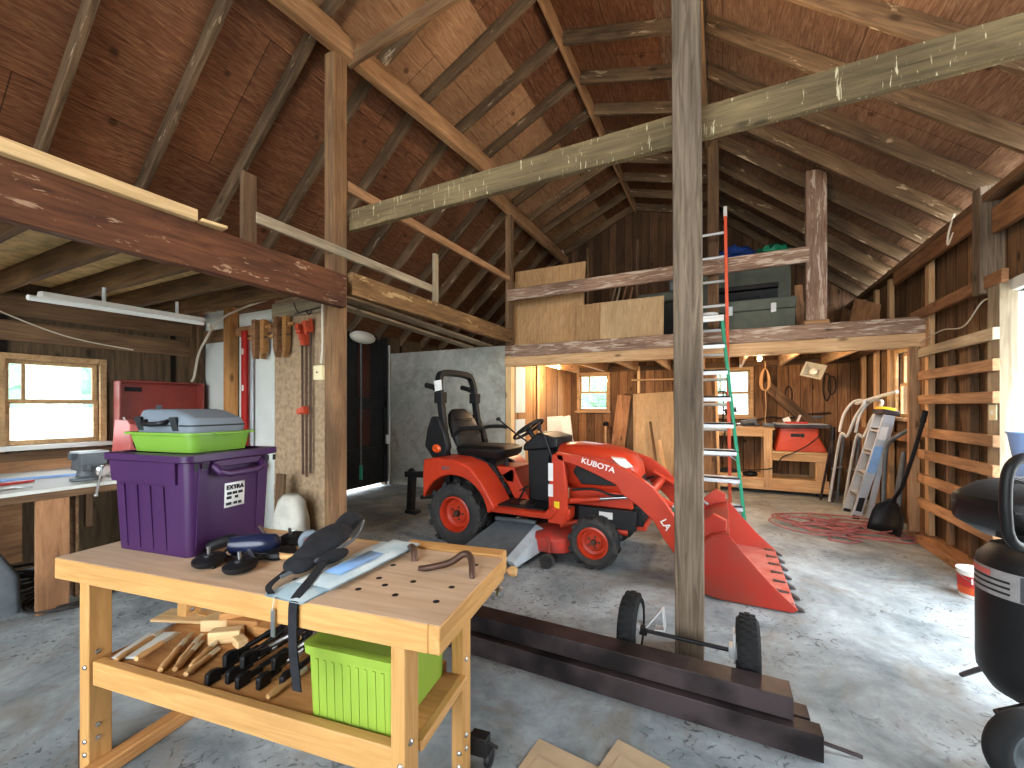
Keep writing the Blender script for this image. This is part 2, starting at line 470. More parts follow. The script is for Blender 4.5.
M_card = paint('brown cardboard', 'b49c7c', .85, dirt=.12, scale=10)
M_lampgrey = paint('grey lamp housing', 'a3a294', .5, dirt=.15)
M_tube_frame = paint('silver grey tube', 'b9bbb8', .4, dirt=.12)
M_cream = paint('cream plastic', 'e6d8ac', .5, dirt=.06)
M_yellow = paint('yellow plastic', 'e3c822', .5, dirt=.1)
M_hose = paint('pink rubber hose', 'a0605f', .6, dirt=.25, scale=8)
M_blue = paint('blue tarpaulin', '1f3f86', .6, dirt=.3, scale=12)
M_ltblue = paint('pale blue plastic', '88a8d8', .5, dirt=.1)
M_teal = paint('teal rubber', '2f9a86', .5, dirt=.1)
M_trunk = paint('grey green trunk', '5d6257', .65, dirt=.2, scale=5)
M_crate = paint('dark crate plastic', '26292b', .6, dirt=.3)
M_cable = paint('white cable', 'd5cbb6', .6, dirt=.1)
M_cord = paint('tan extension cord', 'b08a62', .7, dirt=.15)
M_darkcable = paint('dark cable', '2a2723', .7)
M_tan_handle = wood('light tool handle', 'b88752', 'dcb37c', (4, 30, 30), .5, var=.15, knots=False)
M_brass = paint('bright ferrule', 'd8d3c0', .3, .6)
M_glass = glass('window glass')
M_lens = paint('clear lamp lens', 'd9d6cc', .15, dirt=.15, coat=.6)
M_amber = paint('amber lens', 'd9541e', .25, coat=.5)
M_bulb = glow('lit bulb', 'ffcf86', 14)
M_tube = paint('unlit fluorescent tube', 'eef2ee', .3, dirt=.03)
M_paper = paint('paper label', 'dcdcd8', .6, dirt=.05)
M_tyre = paint('clean black tyre', '1d1e1f', .85, dirt=.3, scale=12)
M_label_grey = paint('printed grey label', '8f8d8c', .6, dirt=.2, scale=30)
M_label_dark = paint('dark printed label', '4a4b4e', .6, dirt=.2, scale=30)
M_label_orange = paint('orange label', 'c9562c', .5, dirt=.12)
M_ink = paint('black ink', '1c1c1e', .7)
M_blue_sticker = paint('blue sticker', '86aede', .5)
M_gravel = paint('pale gravel yard', 'dad8cc', .95, dirt=.12, scale=3)
M_leaf = paint('leaf green', '6f9a80', .8, dirt=.4, scale=9)
M_deckred = paint('faded deck red', 'b5382c', .45, dirt=.25, dirt_col='8a3d35', scale=5)
M_darkwood = wood('dark door boards', '0d0e0f', '202224', (1.2, 14, 14), .6, var=.1, knots=False)
M_door_red = wood('dark red door boards', '2a120c', '4c2216', (1.2, 14, 14), .6, var=.1, knots=False)
# ------------------------------------------------------------------ the barn itself
XL, XR, YB, YF, YL = -5.4, 1.97, 8.6, -4.2, 5.85       # side walls, gable wall, open front, face of the loft
RZ = [(XL, 2.53), (-3.0, 4.64), (-1.55, 5.30), (-.2, 4.92), (XR, 3.16)]   # underside of the rafters

b = B(); b.box(XL-.1, XR+.12, YF, YB+.1, -.12, 0)
struct(obj('floor', b, M_floor))
b = B(); b.box(-70, 60, -30, YF, -.16, -.02); b.box(-70, XL-.1, YF, 60, -.16, -.02); b.box(XR+.12, 60, YF, 60, -.16, -.02); b.box(XL-.1, XR+.12, YB+.1, 60, -.16, -.02)
struct(obj('ground', b, M_gravel))

def wall_y(b, x0, x1, ys, ye, zt, holes):
    """wall in a constant-x plane; holes (y0, y1, z0, z1) do not overlap along y"""
    y = ys
    for (a, c, z0, z1) in sorted(holes):
        b.box(x0, x1, y, a, 0, zt)
        if z0 > 0: b.box(x0, x1, a, c, 0, z0)
        b.box(x0, x1, a, c, z1, zt); y = c
    b.box(x0, x1, y, ye, 0, zt)
b = B(); wall_y(b, XL-.1, XL, YF, YB, 2.66, [(1.25, 1.85, 1.07, 1.81), (4.3, 5.72, 0.0, 2.62)])
wl = struct(obj('wall_left', b, M_wall_left))
for z, hh in ((2.05, .17), (2.28, .2), (.95, .12)):
    bar('girt', (XL+.02, YF, z), (XL+.02, 2.75, z), .03, hh, M_lumber_brown, wl)
bar('stud', (XL+.04, 2.66, 0), (XL+.04, 2.66, 2.5), .06, .1, M_lumber_brown, wl)
b = B(); wall_y(b, XR, XR+.1, YF, YB, 3.04, [(2.2, 4.62, 0, 2.27), (6.22, 6.84, 1.27, 2.06)])
wr = struct(obj('wall_right', b, M_wall_right))
for y in (5.82, 6.95, 7.5, 8.1):
    bar('stud', (XR-.045, y, 0), (XR-.045, y, 3.15), .05, .09, M_lumber, wr)
bar('stud', (XR-.06, 4.7, 2.3), (XR-.06, 4.7, 3.15), .16, .12, M_post_grey, wr)
for z, h_, y0, y1 in ((2.95, .17, 4.75, 6.6), (2.38, .1, 4.4, 6.1), (2.2, .09, 6.1, 8.5), (1.05, .09, 6.0, 8.5)):
    bar('girt', (XR-.1, y0, z), (XR-.1, y1, z), .04, h_, M_leg_old, wr)
bar('girt', (XR-.07, 2.0, 2.85), (XR-.07, 4.6, 2.85), .04, .2, M_leg_old, wr)
bar('top_plate', (XR-.07, YF, 3.05), (XR-.07, YB, 3.05), .12, .06, M_lumber_brown, wr)
b = B()
def wall_x(b, y0, y1, xs, xe, zt, holes):
    x = xs
    for (a, c, z0, z1) in sorted(holes):
        b.box(x, a, y0, y1, 0, zt); b.box(a, c, y0, y1, 0, z0); b.box(a, c, y0, y1, z1, zt); x = c
    b.box(x, xe, y0, y1, 0, zt)
wall_x(b, YB, YB+.1, XL, XR, 2.5, [(-2.7, -2.1, 1.31, 2.06), (-.28, .45, 1.22, 2.06)])
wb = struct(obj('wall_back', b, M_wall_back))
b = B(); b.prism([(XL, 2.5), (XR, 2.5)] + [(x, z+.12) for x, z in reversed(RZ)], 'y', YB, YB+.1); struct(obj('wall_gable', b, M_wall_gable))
bar('girt', (-3, YB-.03, 2.0+.16), (XR, YB-.03, 2.16), .05, .1, M_lumber_brown, wb)
bar('girt', (XL, YB-.03, 4.0), (XR, YB-.03, 4.0), .05, .12, M_lumber_brown, wb)
for x in (-3.6, -2.5, -1.5, -.5, .7):
    bar('stud', (x, YB-.04, 2.4), (x, YB-.04, 4.7), .05, .06, M_lumber_brown, wb, up=(0,1,0))
b = B(); b.box(XL, -3.05, YL, YL+.15, 0, 2.36)
b.box(-4.36, -4.345, YL-.012, YL, 0, 2.36)
wc = struct(obj('wall_concrete', b, M_conc_wall, bevel=.006))
b = B(); b.box(-3.12, -3.0, YL+.16, YB, 0, 2.3)
wi = struct(obj('wall_inner', b, M_wall_inner))
bar('corner_post', (-2.99, YL+.06, 0), (-2.99, YL+.06, 2.2), .1, .12, M_lumber_pale, wi)
b = B(); b.box(-3.0, -2.985, YL+.26, YL+.62, 1.3, 2.06); b.box(-3.0, -2.985, YL+.26, YL+.62, .35, 1.19)
obj('foam_panel', b, M_insul, wi)
bar('stud', (-2.97, 7.0, 0), (-2.97, 7.0, 2.15), .02, .09, M_lumber, wi)

b = B(); b.box(XL, -3.6, YF-.1, YF, 0, 2.5)  # unseen stub of front wall, put in to darken the left bay
struct(obj('added_wall_front_stub', b, M_wall_back))

# ceiling: gambrel roof, sheathing over two by six rafters
ceil = struct(bpy.data.objects.new('ceiling', None)); COL.objects.link(ceil)
RM = [M_roof_red, None, M_roof_right, M_roof_right]
def roof_panel(a, c, mat, t0=0.0, t1=1.0):
    a, c = V((a[0], 0, a[1])), V((c[0], 0, c[1])); s0, s1 = a+(c-a)*t0, a+(c-a)*t1
    d = (c-a).normalized(); nrm = V((-d.z, 0, d.x))
    o = nrm*(.14+.01)
    bar('roof_panel', V((0, YF, 0))+(s0+s1)/2+o, V((0, YB+.1, 0))+(s0+s1)/2+o, (s1-s0).length+.02, .018, mat, ceil, up=nrm, bevel=0)
roof_panel(RZ[0], RZ[1], M_roof_red, -.03, 1.02)
roof_panel(RZ[1], RZ[2], M_roof_tan, -.05, .66); roof_panel(RZ[1], RZ[2], M_roof_red, .66, 1.05)
roof_panel(RZ[2], RZ[3], M_roof_red, -.04, .7); roof_panel(RZ[2], RZ[3], M_roof_right, .7, 1.05)
roof_panel(RZ[3], RZ[4], M_roof_right, -.02, 1.0)
for k in range(21):
    y = .02 + .61*(k-6)
    if y > YB: break
    for i in range(4):
        (x0, z0), (x1, z1) = RZ[i], RZ[i+1]
        d = V((x1-x0, 0, z1-z0)).normalized(); nrm = V((-d.z, 0, d.x))
        e0 = .0; e1 = .0
        a = V((x0, y, z0))-d*e0+nrm*.07; c = V((x1, y, z1))+d*e1+nrm*.07
        bar('rafter', a, c, .042, .14, M_rafter, ceil, up=nrm)
bar('ridge_board', (-1.55, YF, 5.36), (-1.55, YB, 5.36), .04, .2, M_purlin, ceil)

# timbers
def timber(name, label, cat, p0, p1, w, h, mat, group=None, up=(0,0,1)):
    return tag(bar(name, p0, p1, w, h, mat, up=up, bevel=.006), label, cat, group)
timber('post', 'wide weathered grey square post in the middle beside the ladders', 'post', (-.163, 2.61, 0), (-.188, 2.61, 4.74), .148, .16, M_post_grey, up=(0,1,0))
timber('post', 'tan timber post at the end of the painted beam, cream outlet box on it', 'post', (-3.025, 2.6, 0), (-3.025, 2.6, 4.46), .12, .14, M_post_tan, up=(0,1,0))
timber('post', 'slim brown post rising from the top of the grey block wall', 'post', (-3.0, YL+.06, 2.36), (-3.0, YL+.06, 4.5), .1, .1, M_lumber_brown, up=(0,1,0))
timber('post', 'weathered reddish post standing on the loft edge under the right roof slope', 'post', (.97, YL+.07, 2.40), (.97, YL+.07, 4.13), .2, .1, M_beam_worn, up=(0,1,0))
timber('post', 'thin brown post on the loft edge behind the orange ladder', 'post', (-.1, YL+.12, 2.35), (-.1, YL+.12, 4.8), .13, .06, M_lumber_brown, up=(0,1,0))
timber('shim_block', 'small orange wood block under the reddish loft post', 'block', (.85, YL+.07, 2.376), (1.09, YL+.07, 2.376), .11, .045, M_purlin)
timber('tie_beam', 'long grey tie beam with pale streaks crossing the barn behind the middle post', 'beam', (-2.99, 2.735, 3.07), (1.95, 2.735, 3.09), .05, .185, M_beam_streak)
timber('collar_tie', 'short tan tie at the top of the tan post near the roof', 'beam', (-2.98, 2.70, 4.48), (-.2, 2.70, 4.74), .04, .12, M_post_tan)
timber('purlin', 'doubled orange brown purlin under the left roof slope', 'beam', (-3.24, -.9, 4.53), (-2.73, 5.2, 4.56), .09, .2, M_purlin)
timber('purlin', 'far purlin under the left roof slope beyond the slim brown post', 'beam', (-2.98, 5.0, 4.5), (-2.98, YB-.02, 4.5), .07, .19, M_purlin)
timber('purlin', 'narrow purlin under the right roof slope above the middle post', 'beam', (-.17, YF, 4.81), (-.17, YB-.02, 4.81), .06, .17, M_lumber_brown)
timber('girder', 'deep dull red painted beam above the workshop corner', 'beam', (-2.91, YF, 2.385), (-2.91, 2.58, 2.39), .08, .28, M_beam_red)
timber('girder', 'worn brown beam running from the tan post to the grey block wall', 'beam', (-2.95, 2.68, 2.49), (-2.95, YL, 2.49), .08, .2, M_beam_old)
timber('plank', 'cream coloured plank lying on top of the dull red beam', 'plank', (-2.87, YF, 2.56), (-2.87, 1.42, 2.56), .09, .07, M_lumber_pale)
timber('plank', 'short cream offcut on the red beam at the end of the cream plank', 'plank', (-2.86, 1.44, 2.54), (-2.84, 1.58, 2.54), .09, .02, M_lumber_pale)
timber('railing_board', 'lower pale grey rail above the dull red beam, below the orange one', 'rail', (-2.98, 1.86, 2.755), (-2.98, 3.98, 2.755), .04, .08, M_girt)
timber('railing_board', 'upper orange brown rail from the tan post to the slim brown post', 'rail', (-2.98, 2.68, 3.36), (-2.98, YL, 3.40), .04, .09, M_purlin)
timber('short_stud', 'short pale upright at the far end of the pale grey rail', 'stud', (-2.95, 3.93, 2.6), (-2.95, 3.93, 3.16), .04, .07, M_girt, up=(0,1,0))
timber('short_stud', 'short brown upright above the dull red beam, left of the tan post', 'stud', (-2.99, 1.82, 2.5), (-2.99, 1.82, 3.05), .04, .1, M_lumber_brown, up=(0,1,0))
timber('loft_beam', 'red beam with worn white paint along the front edge of the loft floor', 'beam', (-3.05, YL+.04, 2.265), (XR, YL+.04, 2.265), .08, .175, M_beam_worn)
timber('loft_beam', 'yellow planed beam under the worn red beam of the loft edge', 'beam', (-3.05, YL+.04, 2.10), (XR, YL+.04, 2.10), .09, .15, M_lumber)
timber('loft_rail', 'worn red and white rail across the front of the loft', 'rail', (-3.02, YL+.03, 3.145), (.9, YL+.03, 3.165), .05, .18, M_beam_worn)
timber('plank', 'pale long plank under the worn brown beam, nearest the black door', 'plank', (-3.35, 2.71, 2.492), (-3.4, 5.95, 2.382), .16, .03, M_girt)
timber('plank', 'short pale plank under the worn brown beam, beyond the long one', 'plank', (-3.62, 2.71, 2.492), (-3.75, 5.95, 2.382), .14, .03, M_girt)
timber('plank', 'dark old board lying over the planks above the dust mop', 'plank', (-3.25, 2.85, 2.525), (-3.7, 3.5, 2.505), .2, .03, M_post_grey)

# floors up in the roof
lf = B(); lf.box(XL, XR, YL+.09, YB, 2.29, 2.33)
lf = struct(obj('floor_loft', lf, M_osb_under))
for k in range(8):
    x = -2.7+.6*k
    bar('joist', (x, YL+.09, 2.19), (x, YB, 2.19), .045, .19, M_lumber, lf)
lw = B(); lw.box(XL, -2.97, YF, 2.6, 2.475, 2.495)
lw = struct(obj('floor_workshop_loft', lw, M_osb_under))
for k in range(13):
    y = -2.16+.37*k
    bar('joist', (XL, y, 2.395), (-2.95, y, 2.395), .045, .155, M_joist, lw)

# windows
def window(n, axis, c0, a0, a1, z0, z1, mat, sign, bars):
    """double hung window; axis 'x' = wall faces along x.  sign: inside direction"""
    def bx(b, u0, u1, v0, v1, d0, d1):
        p, q = sorted((c0+sign*d0, c0+sign*d1))
        if axis == 'x': b.box(p, q, u0, u1, v0, v1)
        else: b.box(u0, u1, p, q, v0, v1)
    b = B(); w = .05
    bx(b, a0-w, a0, z0-w, z1+w, -.02, .03); bx(b, a1, a1+w, z0-w, z1+w, -.02, .03)
    bx(b, a0, a1, z1, z1+w, -.02, .03)
    o = struct(obj('window_%d' % n, b, mat, bevel=.004))
    b = B(); bx(b, a0-.08, a1+.08, z0-.04, z0, -.06, .07); obj('sill', b, M_white_panel if n == 1 else mat, o, .004)
    zm = (z0+z1)/2+.02; s = .035
    b = B(); bx(b, a0, a0+s, z0, zm, -.035, -.01); bx(b, a1-s, a1, z0, zm, -.035, -.01); bx(b, a0+s, a1-s, z0, z0+s+.01, -.035, -.01); bx(b, a0+s, a1-s, zm-.03, zm, -.035, -.01)
    sa = obj('sash', b, mat, o, .003)
    b = B(); bx(b, a0+s, a1-s, z0+s, zm-.03, -.025, -.021); obj('pane', b, M_glass, sa)
    b = B(); bx(b, a0, a0+s, zm, z1, -.065, -.04); bx(b, a1-s, a1, zm, z1, -.065, -.04); bx(b, a0+s, a1-s, z1-s, z1, -.065, -.04); bx(b, a0+s, a1-s, zm-.02, zm+.01, -.065, -.04)
    for f in bars:
        u = a0+(a1-a0)*f; bx(b, u-.012, u+.012, zm, z1-s, -.062, -.042)
    sa = obj('sash', b, mat, o, .003)
    b = B(); bx(b, a0+s, a1-s, zm, z1-s, -.055, -.051); obj('pane', b, M_glass, sa)
    return o
M_win = wood('tan window frame', 'a07b52', 'cda878', (1.2, 14, 14), .6, var=.05, knots=False)
window(1, 'x', XL, 1.25, 1.85, 1.07, 1.81, M_win, 1, [.2])
window(2, 'y', YB, -2.7, -2.1, 1.31, 2.06, M_win, -1, [.34])
window(3, 'y', YB, -.28, .45, 1.22, 2.06, M_win, -1, [.34])
window(4, 'x', XR, 6.22, 6.84, 1.27, 2.06, M_win, -1, [.34])

# sliding door in the left wall and the doorway in the right one
b = B()
for i in range(7):
    y0 = 4.16+i*.226
    b.box(XL-.0, XL+.035, y0, y0+.221, .06, 2.62)
d1 = struct(obj('door_1', b, M_darkwood, bevel=.004))
b = B(); b.box(XL+.036, XL+.05, 5.05, 5.3, 1.55, 2.45); b.box(XL+.036, XL+.05, 5.05, 5.3, .75, 1.35)
obj('faded_board', b, M_door_red, d1)
b = B(); b.box(XL+.036, XL+.06, 4.2, 5.7, 1.38, 1.52); b.box(XL+.036, XL+.06, 4.2, 5.7, .55, .7); b.box(XL+.036, XL+.06, 5.62, 5.72, .06, 2.5)
obj('rail', b, M_darkwood, d1, .003)
b = B(); b.box(XL+.06, XL+.09, 5.66, 5.75, .74, .9); obj('latch', b, M_silver, d1, .01)
b = B(); b.box(XL+.005, XL+.05, 5.76, 5.79, .0, 2.5); struct(obj('trim_1', b, M_silver))
b = B(); b.box(XR-.05, XR+.12, 4.5, 4.62, 0, 2.3); b.box(XR-.05, XR+.12, 2.2, 4.62, 2.27, 2.36); b.box(XR-.05, XR+.12, 2.1, 2.2, 0, 2.3)
struct(obj('trim_2', b, M_white_panel, bevel=.008))

b = B(); b.prism([(-30, -.02), (-46, 1.25), (-62, 1.3), (-62, -.1), (-30, -.1)], 'y', -20, 60); struct(obj('hill', b, M_gravel))
b = B(); b.prism([(30, -.02), (45, 1.25), (59, 1.3), (59, -.1), (30, -.1)], 'x', -62, 30); struct(obj('hill', b, M_gravel))
# yard outside: hedges that show through the windows and the doorway
def hedge(label, x0, x1, y0, y1, zt, seed):
    rnd = random.Random(seed); b = B(); n = 240
    for i in range(n):
        x = rnd.uniform(x0, x1); y = rnd.uniform(y0, y1); z = rnd.uniform(.25, zt-1.2); r = rnd.uniform(1.2, 2.2)
        b.ball((x, y, z), (r, r, r*.9), 10, 7, (rnd.random(), rnd.random(), 0))
    for v in b.bm.verts: v.co += V((rnd.uniform(-.3,.3), rnd.uniform(-.3,.3), rnd.uniform(-.3,.3)))
    for v in b.bm.verts: v.co.z = max(v.co.z, 1.1)
    tag(obj('hedge', b, M_leaf), label, 'hedge')
hedge('pale green hedge seen through the workshop window over the vise bench', -54, -49, 3, 24, 9.5, 3)
hedge('pale green bushes seen through the windows of the back wall', -26, 12, 46, 50, 5.0, 4)
# ------------------------------------------------------------------ tractor with loader, mid mower deck
TC = (-1.7, 4.05, 0)
tr = thing('tractor', 'orange compact tractor with front loader, mower deck and black roll bar', 'tractor', TC)
def mirror_y(y): return 2*TC[1]-y
def wheel(name, x, y, R, wd, rim_r, lugs, near):
    s = -1 if near else 1                                  # outer side
    b = B(); h = wd/2
    b.lathe([(rim_r, -h*.8), (rim_r+.03, -h*.98), (R*.8, -h), (R*.90, -h*.88), (R*.925, -h*.5), (R*.93, 0), (R*.925, h*.5), (R*.90, h*.88), (R*.8, h), (rim_r+.03, h*.98), (rim_r, h*.8), (rim_r-.012, 0), (rim_r, -h*.8)], (x, y, R), 'y', 40, caps=False)
    for i in range(lugs):
        for side in (-1, 1):
            a = 2*PI*(i+(.5 if side > 0 else 0))/lugs
            M = Matrix.Translation((x, y, R)) @ Matrix.Rotation(-a, 4, 'Y')
            p = []
            for (yy, da) in ((side*.02, 0), (side*h*.97, .17)):
                for rr in (R*.90, R*1.0 if abs(yy) < h*.6 else R*.985):
                    for w_ in (-.022, .022):
                        aa = da + w_/R*1.15
                        p.append(M @ V((rr*math.sin(aa), yy, rr*math.cos(aa))))
            # outer shoulder block runs down the sidewall
            b.verts(p, [(0,1,3,2),(4,6,7,5),(0,4,5,1),(2,3,7,6),(0,2,6,4),(1,5,7,3)])
            q = []
            for rr, yy in ((R*.84, h*1.015), (R*.985, h*.97)):
                for w_ in (-.02, .02):
                    for dy in (0, -.02):
                        aa = .17 + w_/R
                        q.append(M @ V((rr*math.sin(aa), side*(yy+dy), rr*math.cos(aa))))
            b.verts(q, [(0,1,3,2),(4,6,7,5),(0,4,5,1),(2,3,7,6),(0,2,6,4),(1,5,7,3)])
    t = obj(name, b, M_rubber, tr, sharp=30)
    b = B(); d = s*h
    prof = [(rim_r+.004, d*.86), (rim_r-.012, d*.92), (rim_r-.02, d*.7), (rim_r*.8, d*.35), (rim_r*.62, d*.28), (rim_r*.52, d*.42), (rim_r*.3, d*.42), (0, d*.42)]
    b.lathe(prof, (x, y, R), 'y', 36, caps=False)
    r = obj('rim', b, M_orange, t, sharp=30)
    b = B(); b.lathe([(rim_r*.2, d*.4), (rim_r*.2, d*.62), (rim_r*.14, d*.72), (0, d*.72)], (x, y, R), 'y', 16)
    for k in range(5):
        a = 2*PI*k/5
        b.lathe([(.011, d*.4), (.011, d*.52), (0, d*.52)], (x+rim_r*.36*math.cos(a), y, R+rim_r*.36*math.sin(a)), 'y', 6)
    obj('hub', b, M_iron, t)
wheel('rear_wheel', -2.385, 3.60, .33, .27, .175, 12, True)
wheel('rear_wheel', -2.385, mirror_y(3.60), .33, .27, .175, 12, False)
wheel('front_wheel', -1.0, 3.63, .225, .2, .135, 12, True)
wheel('front_wheel', -1.0, mirror_y(3.63), .225, .2, .135, 12, False)

def fender(y0, y1):
    cx, cz, R = -2.385, .33, .395
    arc = [(cx+R*math.cos(a), cz+R*math.sin(a)) for a in [math.radians(8+i*(160-8)/14) for i in range(15)]]
    top = [(-2.76, .70), (-2.75, .86), (-2.6, .885), (-2.38, .875), (-2.2, .82), (-2.06, .68), (-1.97, .54), (-1.92, .45)]
    b = B(); b.prism(arc[:1]+arc[1:]+top, 'y', y0, y1)
    o = obj('fender', b, M_orange, tr, .014)
    return o
fn = fender(3.46, 3.82); ff = fender(mirror_y(3.82), mirror_y(3.46))
b = B(); b.prism([(-2.75, .875), (-2.36, .895), (-2.12, .80), (-2.0, .62), (-1.96, .5), (-2.06, .5), (-2.2, .7), (-2.7, .75)], 'y', 3.8, 3.86)
b.prism([(-2.75, .875), (-2.36, .895), (-2.12, .80), (-2.0, .62), (-1.96, .5), (-2.06, .5), (-2.2, .7), (-2.7, .75)], 'y', mirror_y(3.86), mirror_y(3.8))
obj('fender_guard', b, M_black, tr, .01)
text('model_badge', 'BX', .05, frame((-2.47, 3.4585, .79), (1, 0, 0), (0, 0, 1)), M_gunmetal, fn, .001, 1.5)
b = B()
b.box(-1.98, -1.36, 3.5, 4.6, .40, .455)
b.prism([(-1.98, .40), (-1.36, .40), (-1.3, .5), (-1.36, .52), (-1.42, .455), (-1.98, .455)], 'y', 3.48, 3.53)
b.prism([(-1.98, .40), (-1.36, .40), (-1.3, .5), (-1.36, .52), (-1.42, .455), (-1.98, .455)], 'y', 4.57, 4.62)
b.box(-2.62, -1.9, 3.86, 4.24, .62, .78)
b.prism([(-1.92, .78), (-1.74, .46), (-1.9, .46), (-2.05, .7)], 'y', 3.86, 4.24)
st = obj('step_platform', b, M_orange, tr, .012)
b = B(); b.box(-1.95, -1.44, 3.55, 4.55, .455, .468); b.box(-1.86, -1.6, 3.6, 3.78, .468, .476); obj('floor_mat', b, M_black, st, .004)
# seat
b = B()
def rrect(cx, cy, z, a, c, r, n=5):
    out = []
    for sx, sy, a0 in ((1,1,0), (-1,1,90), (-1,-1,180), (1,-1,270)):
        for i in range(n):
            t = math.radians(a0+90*i/(n-1)); out.append((cx+sx*(a-r)+r*math.cos(t), cy+sy*(c-r)+r*math.sin(t), z))
    return out
b.loft([rrect(-2.3, 4.05, .86, .26, .22, .06), rrect(-2.3, 4.05, .90, .30, .25, .08), rrect(-2.3, 4.05, .955, .31, .26, .08), rrect(-2.31, 4.05, .985, .27, .22, .08)])
seat = obj('seat', b, M_black_soft, tr, .008)
b = B(); rings = []
for t, w_, th in ((0, .20, .05), (.08, .25, .09), (.35, .27, .12), (.65, .25, .12), (.88, .21, .1), (1, .13, .05)):
    c = V((-2.55-.17*t, 4.05, .95+.42*t)); n_ = V((.93, 0, .36))
    rings.append([c + V((0, 1, 0))*w_*math.cos(a) + n_*th*.5*math.copysign(abs(math.sin(a))**.6, math.sin(a)) for a in [2*PI*i/24 for i in range(24)]])
b.loft(rings); sb = obj('backrest', b, M_black_soft, tr)
b = B()
for t in (.3, .5, .7):
    c = V((-2.55-.17*t+.06, 4.05, .95+.42*t+.022)); b.tube([c+V((0,-.2,0)), c+V((.012,0,0)), c+V((0,.2,0))], .006, 6)
obj('seam', b, M_black, sb)
for yy in (3.79, 4.31):
    b = B(); b.tube(bez([(-2.62, yy, 1.08), (-2.5, yy, 1.16), (-2.3, yy, 1.175), (-2.22, yy, 1.165)], 6), .022, 10); obj('armrest', b, M_black_soft, tr)
b = B(); b.tbox((-2.3, 4.05, .81), (.34, .3, .12), taper=.8); b.tube([(-2.02, 3.92, .5), (-2.02, 3.92, .86)], .02); b.tube([(-2.35, 3.9, .62), (-2.1, 3.9, .9)], .016)
obj('seat_mount', b, M_black, tr)
# roll bar
b = B()
y0, y1 = 3.70, 4.40
b.tube(bez([(-2.60, y0, .58), (-2.63, y0, .9), (-2.71, y0, 1.5), (-2.73, y0, 1.64), (-2.745, y0+.04, 1.74), (-2.75, y0+.12, 1.775), (-2.75, 4.05, 1.785), (-2.75, y1-.12, 1.775), (-2.745, y1-.04, 1.74), (-2.73, y1, 1.64), (-2.71, y1, 1.5), (-2.63, y1, .9), (-2.60, y1, .58)], 5), .033, 4, sq=True)
rb = obj('roll_bar', b, M_black, tr, .006)
for yy in (y0, y1):
    b = B(); b.tube([(-2.80, yy, 1.60), (-2.69, yy, 1.585)], .026, 10); b.tbox((-2.71, yy, 1.5), (.1, .1, .12)); b.tube([(-2.9, yy-.01, 1.64), (-2.78, yy-.01, 1.61)], .03, 10); obj('fold_hinge', b, M_black, rb, .006)
b = B(); b.tbox((-2.715, y0-.037, 1.63), (.09, .008, .11), (0, -.12, 0)); obj('caution_sticker', b, M_paper, rb)
# rear side lamps panels
for s, yy in ((-1, 3.66), (1, mirror_y(3.66))):
    b = B(); b.prism([(-2.86, .98), (-2.83, 1.16), (-2.77, 1.30), (-2.69, 1.30), (-2.60, 1.12), (-2.56, .98), (-2.6, .88), (-2.76, .86)], 'y', yy-.045, yy+.045)
    lp = obj('lamp_panel', b, M_black, tr, .015)
    b = B(); b.ball((-2.70, yy+s*.045, .96), (.055, .02, .045)); obj('turn_lens', b, M_amber, lp)
# hood
def sect(x, w_, zt, zb, sq=.55, n=20):
    out = []
    for i in range(n):
        a = 2*PI*i/n
        cy, sz = math.cos(a), math.sin(a)
        yy = math.copysign(abs(cy)**sq, cy)*w_; zz = math.copysign(abs(sz)**sq, sz)
        out.append((x, 4.05+yy*(1 if zz < .3 else 1-.14*(zz-.3)), (zt+zb)/2+zz*(zt-zb)/2))
    return out
b = B()
b.loft([sect(-1.47, .22, 1.0, .66), sect(-1.43, .27, 1.045, .62), sect(-1.25, .285, 1.055, .60), sect(-1.02, .29, 1.04, .58), sect(-.86, .285, 1.015, .56), sect(-.74, .27, .965, .55), sect(-.68, .235, .88, .55), sect(-.66, .18, .79, .57)])
hood = obj('hood', b, M_orange, tr, sharp=60)
b = B(); b.loft([sect(-1.56, .16, .98, .7), sect(-1.49, .24, 1.03, .62), sect(-1.42, .275, 1.052, .62), sect(-1.40, .26, 1.03, .64)]); obj('hood_cowl', b, M_black, tr, sharp=60)
for s in (-1, 1):
    b = B(); b.loft([[(x, 4.05+s*(w_+dy), z) for x, w_, z, dy in ring] for ring in (
        [(-.90, .24, .955, .0), (-.78, .22, .945, .0), (-.72, .21, .875, .0), (-.80, .25, .85, .0)],
        [(-.89, .285, .945, .0), (-.765, .27, .935, .0), (-.70, .25, .87, .0), (-.78, .292, .852, .0)])])
    obj('headlight', b, M_lens, tr, .006)
    b = B(); yy = 4.05+s*.292
    b.prism([(-1.24, .80), (-1.2, .88), (-1.1, .88), (-.84, .78), (-.82, .70), (-1.16, .69)], 'y', yy-.012, yy+.012); obj('side_grille', b, M_black, tr, .006)
    b = B(); b.box(-1.28, -.7, 4.05+s*.24, 4.05+s*.3, .5, .64); obj('side_panel', b, M_orange, tr, .012)
b = B(); b.box(-.70, -.655, 3.88, 4.22, .6, .76); obj('front_grille', b, M_black, tr, .008)
